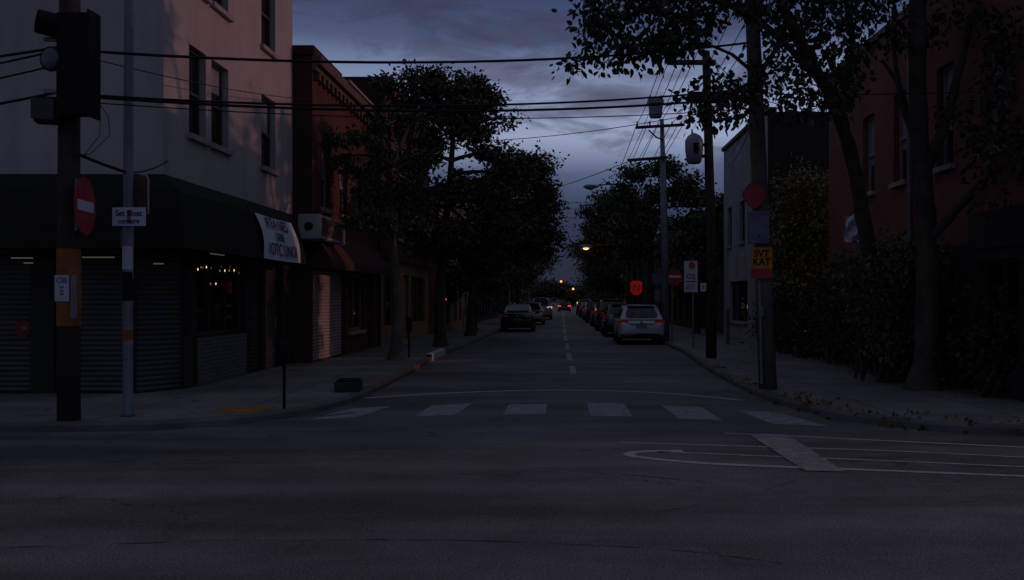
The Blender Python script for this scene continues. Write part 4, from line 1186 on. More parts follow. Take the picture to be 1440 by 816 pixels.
def make_car(name, label, kind, paint, lit=False, group='cars parked along the kerbs'):
    """built at the origin: rear bumper at y = 0, front at y = L, wheels on z = 0"""
    t = empty(name, (0, 0, 0), label, 'car', group)
    spec = {'hatch': dict(L=4.25, W=0.89, belt=0.93, roof=1.47, rb=(0.06, 0.95), rt=(0.42, 1.42), fm=(2.75, 1.44), wb=(3.35, 0.98), hood=0.80),
            'sedan': dict(L=4.75, W=0.90, belt=0.92, roof=1.43, rb=(0.62, 1.02), rt=(1.45, 1.40), fm=(2.75, 1.40), wb=(3.55, 0.98), hood=0.78),
            'suv': dict(L=4.6, W=0.93, belt=1.08, roof=1.70, rb=(0.05, 1.10), rt=(0.30, 1.64), fm=(2.75, 1.66), wb=(3.35, 1.13), hood=0.95),
            'van': dict(L=4.9, W=0.95, belt=1.15, roof=1.85, rb=(0.03, 1.12), rt=(0.16, 1.80), fm=(3.2, 1.82), wb=(3.9, 1.20), hood=1.0)}[kind]
    L, W, belt = spec['L'], spec['W'], spec['belt']
    # lower body: (y, z bottom, z shoulder, half width)
    trunk = kind == 'sedan'
    st = [(0.0, 0.40, belt - 0.30, W * 0.80), (0.035, 0.30, belt - 0.12, W * 0.90), (0.12, 0.24, belt - (0.0 if trunk else 0.02), W * 0.955), (0.45, 0.20, belt + (0.06 if trunk else 0.0), W * 0.99), (1.2, 0.19, belt + (0.03 if trunk else 0.0), W), (2.2, 0.19, belt, W),
          (spec['wb'][0] - 0.1, 0.19, belt, W * 0.995), (L - 0.75, 0.20, spec['hood'] + 0.06, W * 0.975), (L - 0.3, 0.22, spec['hood'] - 0.02, W * 0.92), (L - 0.08, 0.28, spec['hood'] - 0.12, W * 0.82), (L, 0.36, spec['hood'] - 0.25, W * 0.70)]
    rows = []
    for y, zb, zs, w in st:
        h = zs - zb
        half = [(0, zb), (w * 0.75, zb), (w * 0.94, zb + h * 0.08), (w * 0.985, zb + h * 0.28), (w, zb + h * 0.52), (w * 0.985, zb + h * 0.74), (w * 0.955, zb + h * 0.9), (w * 0.88, zs), (w * 0.5, zs + 0.025), (0, zs + 0.03)]
        ring = [(x, y, z) for x, z in half] + [(-x, y, z) for x, z in reversed(half[1:-1])]
        rows.append(ring + [ring[0]])
    mb = MB(); mb.grid(rows)
    mb.face([p for p in reversed(rows[0][:-1])]); mb.face(rows[-1][:-1])
    me_ = bpy.data.meshes.new('body'); me_.from_pydata(mb.v, [], mb.f)
    bm = bmesh.new(); bm.from_mesh(me_); bmesh.ops.remove_doubles(bm, verts=bm.verts, dist=1e-5); bmesh.ops.recalc_face_normals(bm, faces=bm.faces); bm.to_mesh(me_); bm.free()
    body = link('body', me_, paint, t)
    wr = 0.33 if kind in ('hatch', 'sedan') else 0.36
    wy = (0.83, L - 0.92)
    cut = []
    for y in wy:
        for s in (-1, 1):
            c = MB().tube([(s * (W - 0.26), y, wr), (s * (W + 0.1), y, wr)], wr + 0.055, 24).build('cutter', None)
            cut.append(c)
    bool_cut(body, cut)
    body.data.polygons.foreach_set('use_smooth', [True] * len(body.data.polygons))
    try: body.data.set_sharp_from_angle(angle=R(38))
    except Exception: pass
    # cabin
    (yb, zb), (yt, zt), (yf, zf), (yw, zw) = spec['rb'], spec['rt'], spec['fm'], spec['wb']
    rz = spec['roof']
    wbelt, wroof = W * 0.87, W * 0.68
    prof = [(yb, zb, 0.0), (yb + (yt - yb) * 0.5, (zb + zt) / 2 + 0.03, 0.5), (yt, zt, 0.93), (yt + 0.35, rz - 0.012, 1.0), ((yt + yf) / 2, rz, 1.0), (yf, zf, 0.96), (yf + (yw - yf) * 0.5, (zf + zw) / 2 + 0.02, 0.5), (yw, zw, 0.0)]
    def cab(y, z, s):
        zl = belt - 0.02
        hw = wbelt + (wroof - wbelt) * max(0, min(1, (z - belt) / (rz - belt)))
        z = max(z, zl + 0.012)
        half = [(wbelt, zl), (wbelt + (hw - wbelt) * 0.5 + 0.012, zl + (z - zl) * 0.5), (hw + 0.015, zl + (z - zl) * 0.86), (hw - 0.03, zl + (z - zl) * 0.965), (hw * 0.6, z), (0, z + 0.012)]
        return [(x, y, zz) for x, zz in half] + [(-x, y, zz) for x, zz in reversed(half[:-1])]
    rws = [cab(*p) for p in prof]
    cm = MB(); cm.grid(rws); cm.face(list(reversed(rws[0]))); cm.face(rws[-1])
    cabin = cm.build('cabin', paint, t, smooth=True)
    try: cabin.data.set_sharp_from_angle(angle=R(40))
    except Exception: pass

    def quad_pane(nm, a, b, c, d, mx, my, off, m_=None, rnd=0.16):
        """a,b bottom edge, c,d top edge (d above a); inset by fractions, lifted by off along the normal, corners cut"""
        a, b, c, d = map(Vector, (a, b, c, d))
        f = lambda u, v: (a * (1 - u) + b * u) * (1 - v) + (d * (1 - u) + c * u) * v
        nrm_ = (b - a).cross(d - a).normalized()
        cent = f(.5, .5)
        if (cent - Vector((0, L * 0.5, 0.6))).dot(nrm_) < 0: nrm_ = -nrm_
        u0, u1, v0, v1 = mx, 1 - mx, my, 1 - my
        k = rnd * 0.5; kv = rnd
        uv = [(u0 + k * .4, v0), (u1 - k * .4, v0), (u1 - k * .1, v0 + kv * .25), (u1, v0 + kv * .6), (u1, v1 - kv), (u1 - k * .3, v1 - kv * .35), (u1 - k, v1), (u0 + k, v1), (u0 + k * .3, v1 - kv * .35), (u0, v1 - kv), (u0, v0 + kv * .6), (u0 + k * .1, v0 + kv * .25)]
        return MB().face([f(*q) + nrm_ * off for q in uv]).build(nm, m_ or M['car_glass'], t)
    zl = zb + 0.02
    hwf = lambda z: wbelt + (wroof - wbelt) * max(0, min(1, (z - belt) / (rz - belt)))
    quad_pane('rear_window', (-wbelt, yb - 0.006, zb), (wbelt, yb - 0.006, zb), (hwf(zt), yt - 0.006, zt), (-hwf(zt), yt - 0.006, zt), 0.10, 0.10, 0.045, None, 0.3)
    quad_pane('windscreen', (-wbelt, yw, zw), (wbelt, yw, zw), (hwf(zf), yf, zf), (-hwf(zf), yf, zf), 0.07, 0.08, 0.05, None, 0.1)
    ym = (yt + yf) / 2 + 0.15
    for s in (-1, 1):
        za, zc = belt + 0.03, rz - 0.10
        xo = 0.022
        pt = lambda y, z: Vector((s * (hwf(z) + xo), y, z))
        quad_pane('side_window', pt(yb + (yt - yb) * 0.35 + 0.25, za), pt(ym - 0.03, za), pt(ym - 0.03, zc), pt(yt + 0.22, zc), 0.02, 0.03, 0.004)
        quad_pane('side_window', pt(ym + 0.03, za), pt(yw - 0.32, za), pt(yf - 0.08, zc), pt(ym + 0.03, zc), 0.02, 0.03, 0.004)
        # tail lamp wrapping the corner
        lz = belt - 0.20
        tl = MB(); tl.prism([(s * W * 0.52, 0.045, lz + 0.03), (s * W * 0.955, 0.07, lz - 0.02), (s * W * 0.985, 0.30, lz + 0.03), (s * W * 0.975, 0.28, lz + 0.17), (s * W * 0.93, 0.055, lz + 0.16), (s * W * 0.55, 0.03, lz + 0.14)], (0, -0.018, 0))
        tl.build('tail_light', M['lamp_red_lit'] if lit else M['lamp_red'], t)
        hlm = MB(); hlm.prism([(s * W * 0.5, L - 0.03, spec['hood'] - 0.28), (s * W * 0.84, L - 0.16, spec['hood'] - 0.26), (s * W * 0.86, L - 0.18, spec['hood'] - 0.14), (s * W * 0.5, L - 0.06, spec['hood'] - 0.17)], (0, 0.03, 0))
        hlm.build('headlight', M['headlamp'], t)
        mr = MB().box((s * (W + 0.09), yw - 0.25, belt + 0.06), (0.2, 0.1, 0.14)).build('mirror', paint, t, bevel=0.025)
        for y in wy:
            x = s * (W - 0.115)
            tp = [(-0.105, wr * 0.62), (-0.105, wr * 0.93), (-0.06, wr), (0.06, wr), (0.105, wr * 0.93), (0.105, wr * 0.62)]
            rowsw = [[(x + a, y + rr0 * math.cos(k * math.pi / 14), wr + rr0 * math.sin(k * math.pi / 14)) for k in range(29)] for a, rr0 in tp]
            wmb = MB(); wmb.grid(rowsw)
            wheel = wmb.build('wheel', M['tyre'], t, smooth=True)
            rimb = MB()
            fx_ = x + s * 0.075
            rimb.tube([(fx_ - s * 0.03, y, wr), (fx_, y, wr)], wr * 0.22, 12)
            for k in range(5):
                a = 2 * math.pi * k / 5
                d = Vector((0, math.cos(a), math.sin(a)))
                rimb.box(Vector((fx_ - s * 0.015, y, wr)) + d * wr * 0.38, (0.03, wr * 0.55, 0.06), M=Matrix.Rotation(a, 3, 'X'))
            rimb.tube([(fx_ - s * 0.05, y, wr), (fx_ - s * 0.045, y, wr)], wr * 0.63, 20)
            rimb.build('rim', M['rim'], wheel)
    # bumper, plate, badge, spoiler, aerial
    bu = MB(); bu.prism([(-W * 0.86, 0.02, 0.24), (W * 0.86, 0.02, 0.24), (W * 0.90, 0.02, 0.36), (W * 0.6, -0.012, 0.42), (-W * 0.6, -0.012, 0.42), (-W * 0.90, 0.02, 0.36)], (0, 0.2, 0))
    bu.build('bumper', M['plastic'], t)
    MB().box((0, 0.0 if not trunk else 0.0, belt - 0.26), (0.40, 0.03, 0.13)).build('licence_plate', M['plate'], t)
    MB().tube([(0, 0.02, belt - 0.10), (0, -0.004, belt - 0.10)], 0.045, 16).build('badge', M['chrome'], t)
    st_ = MB(); st_.box((0, 0.03, belt - 0.165), (W * 1.0, 0.04, 0.035)); st_.build('trim_strip', M['plastic'], t)
    if kind != 'sedan':
        sp_ = MB(); sp_.box((0, yt - 0.03, zt + 0.025), (wroof * 1.75, 0.26, 0.035)); sp_.build('spoiler', paint, t, bevel=0.012)
        MB().tube([(0.02, yb + 0.02, zb + 0.10), (0.30, yb + 0.06, zb + 0.16)], 0.008, 5).build('wiper', M['plastic'], t)
    MB().tube([(0, yt + 0.25, rz), (0, yt + 0.12, rz + 0.12)], [0.012, 0.004], 6).build('aerial', M['plastic'], t)
    return t


def place(car, x, y, rz=0.0, label=None):
    car.location = (x, y, 0); car.rotation_euler = (0, 0, rz)
    if label: car['label'] = label
    return car


def park(src, x, y, label, paint=None, rz=0.0):
    c = copy_tree(src)
    place(c, x, y, rz, label)
    if paint:
        for ch in c.children:
            if ch.name.split('.')[0] in ('body', 'cabin', 'mirror', 'spoiler'):
                ch.material_slots[0].link = 'OBJECT'; ch.material_slots[0].material = paint
    return c


hatch = place(make_car('parked_car', 'silver white hatchback parked nearest on the right with red tail lights', 'hatch', M['paint_white']), 2.93, 32.6, R(-0.6))
sedan = place(make_car('parked_car', 'black sedan parked nearest on the left kerb', 'sedan', M['paint_black']), -2.28, 45.6, R(1.0))
suv = place(make_car('parked_car', 'dark red sport utility car third in the right row', 'suv', M['paint_maroon']), 2.72, 46.6, R(-0.6))
van = place(make_car('parked_car', 'white van parked farthest along the left kerb', 'van', M['paint_silver']), -1.72, 73.5, R(1.0))
park(hatch, 2.75, 39.6, 'charcoal hatchback second in the right row behind the silver white one', M['paint_navy'], R(-0.6))
park(hatch, -2.0, 58.5, 'silver hatchback parked between the black sedan and the white van', M['paint_silver'], R(1.2))
park(sedan, 2.7, 54.5, 'charcoal sedan fourth in the right row beyond the dark red car', M['paint_navy'], R(-0.5))
park(suv, 2.65, 63.5, 'black sport utility car fifth in the right row', M['paint_black'], R(-0.5))
park(hatch, 2.6, 73, 'silver hatchback sixth in the right row under the lit street lamp', M['paint_silver'], R(-0.5))
park(sedan, 2.55, 84, 'dark red sedan seventh in the right row, far down the street', M['paint_maroon'], R(-0.4))
park(suv, 2.5, 96, 'charcoal car at the far end of the right row', M['paint_navy'], R(-0.4))
drv = place(make_car('moving_car', 'distant car with glowing red tail lights driving away in mid street', 'hatch', M['paint_navy'], lit=True, group=None), 0.35, 120)
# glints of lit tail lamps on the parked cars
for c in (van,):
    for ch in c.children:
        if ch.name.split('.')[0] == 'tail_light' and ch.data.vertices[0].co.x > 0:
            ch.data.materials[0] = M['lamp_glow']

# ------------------------------------------------------------------ poles, signals and signs, left corner
LPX, LPY = -6.30, 11.36
lpole = empty('utility_pole', (LPX, LPY, KH), 'dark wooden pole with orange wrap and traffic signal, at the left corner kerb', 'pole')
MB().tube([(LPX, LPY, KH), (LPX, LPY, 3.0), (LPX + 0.03, LPY, 8.5)], [0.138, 0.132, 0.115], 14).build('shaft', M['wood_pole'], lpole, smooth=True)
MB().tube([(LPX, LPY, 1.32), (LPX, LPY, 2.30)], [0.143, 0.141], 14, cap=False).build('wrap', M['wrap'], lpole, smooth=True)
for s, (px0, px1, py0, py1), lab in ((0, (77, 97, 387, 424), 'white printed notice'), (1, (99.5, 108, 387, 448), 'narrow grey notice')):
    a, b = P(px0, py1, LPY - 0.155), P(px1, py0, LPY - 0.155)
    nt_ = MB().box2((a.x, LPY - 0.158, a.z), (b.x, LPY - 0.150, b.z)).build('notice', M['paper'] if s == 0 else M['metal_grey'], lpole)
    if s == 0:
        text_mesh('lettering', 'OB', 0.10, frame(((a.x + b.x) / 2, LPY - 0.161, b.z - 0.07), (1, 0, 0), (0, 0, 1)), M['ink'], nt_, 0.001)
        text_mesh('lettering', 'iiiii\niiiii\niiiii', 0.05, frame(((a.x + b.x) / 2, LPY - 0.161, (a.z + b.z) / 2 - 0.03), (1, 0, 0), (0, 0, 1)), M['ink'], nt_, 0.001)
ts = empty('traffic_signal', (LPX + 0.16, LPY, 3.9), 'black traffic signal box seen from behind, with visored lamps, on the wooden pole', 'traffic light')
a, b = P(86, 164, LPY - 0.2), P(133, 21, LPY - 0.2)
MB().box2((a.x, LPY - 0.32, a.z), (b.x, LPY - 0.14, b.z)).build('housing', M['metal_dark'], ts, bevel=0.02)
MB().box2((b.x - 0.005, LPY - 0.37, a.z - 0.03), (b.x + 0.02, LPY - 0.09, b.z + 0.02)).build('backplate', M['metal_dark'], ts)
# visored upper lamp turned left
c = P(72, 35, LPY - 0.25)
def ring_pts(c, d, r, n=16):
    d = Vector(d).normalized(); a_ = d.cross(Vector((0, 0, 1))).normalized(); b_ = d.cross(a_)
    return [c + (a_ * math.cos(2 * math.pi * k / n) + b_ * math.sin(2 * math.pi * k / n)) * r for k in range(n)]
d = Vector((-0.75, -0.62, 0.12)).normalized()
MB().tube([c + Vector((0.17, 0.1, -0.04)), c + Vector((0.03, 0.02, 0)), c + d * 0.10, c + d * 0.16], [0.13, 0.15, 0.15, 0.145], 16, cap=False).build('visor', M['metal_dark'], ts, smooth=True)
MB().tube([c + d * 0.02, c + d * 0.03], 0.14, 16).build('lens', M['metal_dark'], ts)
c = P(72, 83, LPY - 0.27); d = Vector((-0.25, -0.97, 0)).normalized()
MB().tube([c - d * 0.16, c - d * 0.02, c + d * 0.02], [0.10, 0.155, 0.155], 18, cap=True).build('lamp_body', M['metal_dark'], ts, smooth=False)
MB().tube([c + d * 0.02, c + d * 0.035, c + d * 0.045], [0.14, 0.12, 0.05], 18).build('lens', M['lens'], ts, smooth=True)
c = P(69, 156, LPY - 0.2)
MB().box(c, (0.30, 0.24, 0.32), R(18)).build('lower_box', M['metal_dark'], ts, bevel=0.02)
MB().box(c + Vector((-0.01, -0.13, 0)), (0.25, 0.02, 0.26), R(18)).build('lens', M['frame_dark'], ts)
for k, dx in enumerate((0.42, 0.26)):
    za, zb_ = P(0, 135, LPY).z, P(0, 222, LPY).z
    MB().tube([(LPX + 0.36, LPY - 0.1, za), (LPX + 0.3 + dx * 0.6, LPY - 0.1, za - 0.28), (LPX + 0.24 + dx * 0.8, LPY - 0.1, za - 0.52), (LPX + 0.16 + dx * 0.4, LPY - 0.1, zb_ + 0.03), (LPX + 0.12, LPY - 0.08, zb_)], 0.005, 5).build('loose_wire', M['cable'], ts)
for zz in (P(0, 60, LPY).z, P(0, 132, LPY).z, P(0, 152, LPY).z):
    MB().box((LPX - 0.02, LPY - 0.14, zz), (0.42, 0.05, 0.05)).build('bracket', M['metal_grey'], ts)

de = empty('no_entry_sign', (-5.98, LPY - 0.2, 2.5), 'red round no entry sign turned sideways on the wooden pole at the left corner', 'sign')
dc = P(120, 290, 11.16); rad = 0.36; th = R(99)
xd = Vector((math.cos(th), math.sin(th), 0)); nd = Vector((math.sin(th), -math.cos(th), 0))
disc = [dc + xd * rad * math.cos(2 * math.pi * k / 40) + Vector((0, 0, rad * math.sin(2 * math.pi * k / 40))) for k in range(40)]
MB().prism(disc, -nd * 0.006).build('disc', M['sign_red'], de)
ring = MB(); r1 = [dc + nd * 0.003 + (p - dc) * 0.985 for p in disc]; r2 = [dc + nd * 0.003 + (p - dc) * 0.94 for p in disc]
ring.grid([r1 + [r1[0]], r2 + [r2[0]]]); ring.build('rim_stripe', M['ink_red'], de, recalc=False)
MB().box(dc + nd * 0.004, (rad * 1.5, 0.004, 0.13), th).build('white_bar', M['sign_white'], de)
MB().box2((P(105, 0, 11.2).x, 11.2, P(0, 325, 11.2).z), (P(108.5, 0, 11.2).x, 11.23, P(0, 250, 11.2).z)).build('mounting_strip', M['metal_blue'], de)

MPX, MPY = -5.75, 11.78
mp = empty('metal_pole', (MPX, MPY, KH), 'slim grey blue metal pole with stickers, right of the wooden pole', 'pole')
MB().tube([(MPX, MPY, KH), (MPX, MPY, KH + 0.04), (MPX, MPY, KH + 0.05), (MPX + 0.02, MPY, 9.0)], [0.085, 0.085, 0.068, 0.055], 14).build('shaft', M['metal_blue'], mp, smooth=True)
for z0, z1, m_ in ((2.05, 2.36, 'paper'), (1.30, 1.62, 'metal_grey'), (1.12, 1.26, 'wrap'), (0.86, 1.06, 'metal_grey'), (1.64, 2.02, 'metal_dark')):
    MB().tube([(MPX, MPY, z0), (MPX, MPY, z1)], 0.0695, 14, cap=False).build('sticker', M[m_], mp, smooth=True)
a, b = P(191, 372 - 22, MPY + 0.05), P(206, 247, MPY + 0.05)
cbx = empty('control_box', (a.x + .07, MPY + 0.05, a.z), 'narrow brown control box with conduit behind the metal pole', 'control box')
MB().box2((a.x - 0.05, MPY + 0.07, P(0, 292, MPY).z), (b.x - 0.03, MPY + 0.2, b.z)).build('box', M['rust'], cbx, bevel=0.01)
MB().tube([(b.x - 0.1, MPY + 0.1, b.z + 0.02), (b.x - 0.02, MPY + 0.1, b.z + 0.01), (b.x, MPY + 0.1, b.z - 0.06), (b.x, MPY + 0.1, P(0, 300, MPY).z)], 0.014, 6).build('conduit', M['trim'], cbx)
MB().box2((P(167, 0, MPY).x, MPY + 0.05, P(0, 349, MPY).z), (P(175, 0, MPY).x, MPY + 0.15, P(0, 322, MPY).z)).build('junction_box', M['metal_grey'], cbx)
a, b = P(158, 318, MPY - 0.08), P(205, 292, MPY - 0.08)
ws = empty('street_sign', ((a.x + b.x) / 2, MPY - 0.08, a.z), 'small white sign with two lines of dark lettering on the metal pole', 'sign')
MB().box2((a.x, MPY - 0.086, a.z), (b.x, MPY - 0.074, b.z)).build('sign_plate', M['sign_white'], ws, bevel=0.004)
w_, h_ = b.x - a.x, b.z - a.z
text_mesh('lettering', 'Set Bloat', 0.105, frame(((a.x + b.x) / 2, MPY - 0.089, a.z + h_ * 0.68), (1, 0, 0), (0, 0, 1)), M['ink'], ws, 0.001, sx=0.92, bold=0.002)
text_mesh('lettering', 'centere', 0.10, frame(((a.x + b.x) / 2, MPY - 0.089, a.z + h_ * 0.26), (1, 0, 0), (0, 0, 1)), M['ink'], ws, 0.001, sx=0.92, bold=0.001)
MB().box(((a.x + b.x) / 2, MPY - 0.071, (a.z + b.z) / 2), (0.05, 0.03, 0.18)).build('clamp', M['metal_grey'], ws)

pm = empty('parking_meter', (-3.92, 12.55, KH), 'thin black meter post on the left pavement corner', 'parking meter')
MB().tube([(-3.92, 12.55, KH), (-3.92, 12.55, 0.78)], 0.022, 8).build('post', M['metal_dark'], pm)
MB().tube([(-3.92, 12.55, 0.78), (-3.92, 12.55, 0.82), (-3.92, 12.55, 1.02), (-3.92, 12.55, 1.09)], [0.035, 0.055, 0.06, 0.03], 12).build('meter_head', M['metal_dark'], pm, smooth=True)
pm2 = empty('parking_meter', (-4.05, 23.6, KH), 'thicker dark meter post beside the slim street tree trunk', 'parking meter')
MB().tube([(-4.05, 23.6, KH), (-4.05, 23.6, 0.8)], 0.03, 8).build('post', M['metal_dark'], pm2)
MB().box((-4.05, 23.6, 1.0), (0.16, 0.14, 0.40)).build('meter_head', M['metal_dark'], pm2, bevel=0.03)
sd = empty('storm_drain', (-3.6, 15.2, KH), 'dark storm drain inlet block at the left kerb corner', 'drain')
MB().box((-3.62, 15.1, KH + 0.09), (0.42, 0.62, 0.16), R(8)).build('block', M['shopfront'], sd, bevel=0.015)
MB().box((-3.62, 15.1, KH + 0.185), (0.36, 0.5, 0.02), R(8)).build('grate', M['metal_dark'], sd, bevel=0.005)
sg = empty('sticker_sign', (-8.9, WY - 0.02, 1.2), 'round faded red sign on the far left roller shutter', 'sign')
c = P(24, 463, 14.55)
MB().prism([(c.x + 0.13 * math.cos(2 * math.pi * k / 24), 14.706, c.z + 0.15 * math.sin(2 * math.pi * k / 24)) for k in range(24)], (0, 0.016, 0)).build('disc', M['faded_red'], sg)
MB().box((c.x + 0.03, 14.700, c.z + 0.01), (0.09, 0.008, 0.05)).build('emblem', M['metal_grey'], sg)

# ------------------------------------------------------------------ right hand poles and signs
RPB = G(1080, 547, KH); RPB.z = KH
RPT = P(1058, 20, RPB.y); RPT2 = RPB + (RPT - RPB) * 1.35
rp = empty('utility_pole', RPB, 'leaning grey wooden utility pole with signs at the right corner kerb', 'pole')
MB().tube([RPB, RPB.lerp(RPT2, .3), RPB.lerp(RPT2, .6), RPT2], [0.155, 0.142, 0.128, 0.11], 14).build('shaft', M['wood_pole_pale'], rp, smooth=True)
ay = RPB.lerp(RPT2, 0.86)
MB().box(ay, (2.2, 0.12, 0.12)).build('crossarm', M['wood_pole'], rp, bevel=0.01)
la = P(1057, 100, RPB.y)
MB().tube([la, P(1030, 77, RPB.y - 0.2), P(1005, 66, RPB.y - 0.4), P(985, 62, RPB.y - 0.5)], [0.035, 0.03, 0.026, 0.022], 8).build('lamp_arm', M['metal_dark'], rp, smooth=True)
p_ = P(978, 62.5, RPB.y - 0.5)
MB().tube([p_ + Vector((0.2, 0, 0)), p_ + Vector((0.1, 0, -0.01)), p_ + Vector((-0.12, 0, -0.02)), p_ + Vector((-0.2, 0, -0.01))], [0.02, 0.05, 0.055, 0.02], 10).build('lamp_head', M['metal_dark'], rp, smooth=True)
MB().tube([P(1068, 395, RPB.y - 0.17), P(1071, 540, RPB.y - 0.17)], 0.022, 8).build('conduit', M['metal_grey'], rp)
MB().box(P(1070, 438, RPB.y - 0.18), (0.08, 0.06, 0.17)).build('meter_box', M['metal_blue'], rp, bevel=0.01)
yb_ = RPB.y - 0.20
c = P(1061, 275, yb_)
s1 = empty('red_sign', c, 'red diamond shaped sign highest on the leaning right pole', 'sign')
dia = []
for k, (dx, dz) in enumerate(((0, .235), (.10, .19), (.20, .06), (.205, -.02), (.12, -.15), (.03, -.23), (-.03, -.23), (-.12, -.15), (-.205, -.02), (-.20, .06), (-.10, .19))): dia.append(Vector((c.x + dx, yb_, c.z + dz)))
MB().prism(dia, (0, 0.012, 0)).build('sign_plate', M['sign_red'], s1)
inn_ = [c + (p - c) * 0.93 + Vector((0, -0.003, 0)) for p in dia]; out_ = [c + (p - c) * 1.0 + Vector((0, -0.003, 0)) for p in dia]
MB().grid([out_ + [out_[0]], inn_ + [inn_[0]]]).build('border', M['rust'], s1, recalc=False)
MB().box((c.x, yb_ + 0.05, c.z), (0.05, 0.08, 0.3)).build('bracket', M['metal_grey'], s1)
a, b = P(1052, 343, yb_), P(1081, 300, yb_)
s2 = empty('meter_cabinet', ((a.x + b.x) / 2, yb_, a.z), 'grey blue metal cabinet below the red sign on the leaning pole', 'cabinet')
MB().box2((a.x, yb_ - 0.05, a.z), (b.x, yb_ + 0.05, b.z)).build('box', M['metal_blue'], s2, bevel=0.012)
MB().box2((a.x - 0.01, yb_ - 0.06, b.z), (b.x + 0.01, yb_ + 0.06, b.z + 0.02)).build('lid', M['metal_grey'], s2)
text_mesh('lettering', 'A', 0.09, frame(((a.x + b.x) / 2, yb_ - 0.054, a.z + 0.12), (1, 0, 0), (0, 0, 1)), M['metal_dark'], s2, 0.001)
text_mesh('lettering', '^', 0.09, frame(((a.x + b.x) / 2, yb_ - 0.054, a.z + 0.34), (1, 0, 0), (0, 0, 1)), M['metal_grey'], s2, 0.001)
a, b = P(1056, 392, yb_), P(1086, 348, yb_)
s3 = empty('yellow_sign', ((a.x + b.x) / 2, yb_, a.z), 'yellow sign with black letters and red lower band on the leaning pole', 'sign')
zm = P(0, 378, yb_).z
MB().box2((a.x, yb_ - 0.006, zm), (b.x, yb_ + 0.006, b.z)).build('sign_plate', M['sign_yellow'], s3)
MB().box2((a.x, yb_ - 0.006, a.z), (b.x, yb_ + 0.006, zm - 0.002)).build('red_band', M['sign_red'], s3)
text_mesh('lettering', 'SVT\nKAT', 0.165, frame(((a.x + b.x) / 2, yb_ - 0.009, (zm + b.z) / 2 - 0.0), (1, 0, 0), (0, 0, 1)), M['metal_dark'], s3, 0.001, sx=0.95, bold=0.004)
MB().box((a.x * .5 + b.x * .5, yb_ + 0.05, b.z - 0.1), (0.05, 0.09, 0.05)).build('bracket', M['metal_grey'], s3)

P2 = Vector((3.97, 23.6, KH))
p2 = empty('utility_pole', P2, 'straight dark wooden utility pole with transformer beyond the leaning pole', 'pole')
MB().tube([P2, P2 + Vector((0, 0, 3)), Vector((3.83, 23.6, 8.25))], [0.145, 0.135, 0.105], 12).build('shaft', M['wood_pole'], p2, smooth=True)
a, b = P(938, 91, 23.6), P(1005, 89, 23.6)
MB().box((a + b) / 2 + Vector((0, -0.14, 0)), ((b - a).length, 0.11, 0.12)).build('crossarm', M['wood_pole'], p2, bevel=0.01)
a, b = P(966, 140, 23.6), P(1022, 138, 23.6)
MB().box((a + b) / 2 + Vector((0, -0.14, 0)), ((b - a).length, 0.14, 0.3)).build('equipment_box', M['metal_dark'], p2, bevel=0.03)
for px in (943, 958, 975): MB().tube([P(px, 86, 23.46), P(px, 78, 23.46)], [0.03, 0.02], 8).build('insulator', M['metal_dark'], p2)
c = P(976, 209, 23.5)
tr = empty('transformer', c, 'pale grey rounded transformer can hung on the straight dark pole', 'transformer')
MB().tube([c + Vector((0, 0, -0.40)), c + Vector((0, 0, -0.36)), c + Vector((0, 0, -0.05)), c + Vector((0, 0, 0.2)), c + Vector((0, 0, 0.33)), c + Vector((0, 0, 0.40))], [0.15, 0.19, 0.235, 0.24, 0.17, 0.05], 18).build('tank', M['transformer'], tr, smooth=True)
MB().box(c + Vector((0.02, -0.235, -0.02)), (0.14, 0.03, 0.26)).build('label_plate', M['metal_dark'], tr, bevel=0.01)
MB().box(c + Vector((0.27, 0.02, 0.1)), (0.3, 0.06, 0.08)).box(c + Vector((0.27, 0.02, -0.2)), (0.3, 0.06, 0.08)).build('bracket', M['metal_dark'], tr)
MB().tube([c + Vector((-0.05, -0.02, 0.38)), c + Vector((-0.06, -0.02, 0.52))], [0.03, 0.015], 8).build('bushing', M['metal_dark'], tr)

P3 = Vector((3.88, 33.2, KH))
p3 = empty('utility_pole', P3, 'slim pale grey utility pole with two crossarms beside the silver white hatchback', 'pole')
MB().tube([P3, Vector((3.84, 33.2, 4)), Vector((3.74, 33.2, 8.4))], [0.155, 0.14, 0.075], 12).build('shaft', M['metal_grey'], p3, smooth=True)
for (a, b) in (((894, 180), (962, 176)), ((882, 226), (938, 222))):
    a, b = P(*a, 33.1), P(*b, 33.1)
    MB().box((a + b) / 2 + Vector((0, -0.06, 0)), ((b - a).length, 0.1, 0.1), M=Matrix.Rotation(-math.atan2(b.z - a.z, b.x - a.x), 3, 'Y')).build('crossarm', M['wood_pole'], p3)
MB().tube([P(912, 183, 33.05), P(924, 194, 33.05), P(932, 196, 33.1)], 0.03, 6).build('brace', M['wood_pole'], p3)
for px in (896, 914, 945, 958): MB().tube([P(px, 177, 33.0), P(px, 171, 33.0)], [0.035, 0.02], 8).build('insulator', M['metal_dark'], p3)

# bucket-shaped splice case on the span wires
c = P(922, 152, 22.0)
sc = empty('splice_case', c, 'bucket shaped dark can hanging from the span wires over the street', 'transformer')
MB().tube([c + Vector((0, 0, -0.24)), c + Vector((0, 0, -0.22)), c + Vector((0, 0, 0.08)), c + Vector((0, 0, 0.10)), c + Vector((0, 0, 0.20))], [0.14, 0.155, 0.18, 0.205, 0.205], 16).build('tank', M['transformer'], sc)
MB().tube([c + Vector((0, 0, 0.20)), c + Vector((0, 0, 0.235)), c + Vector((0, 0, 0.24))], [0.2, 0.18, 0.02], 16).build('lid', M['metal_dark'], sc)
MB().box(c + Vector((-0.14, 0, 0.25)), (0.04, 0.04, 0.12)).box(c + Vector((0.14, 0, 0.25)), (0.04, 0.04, 0.12)).build('hanger', M['metal_dark'], sc)

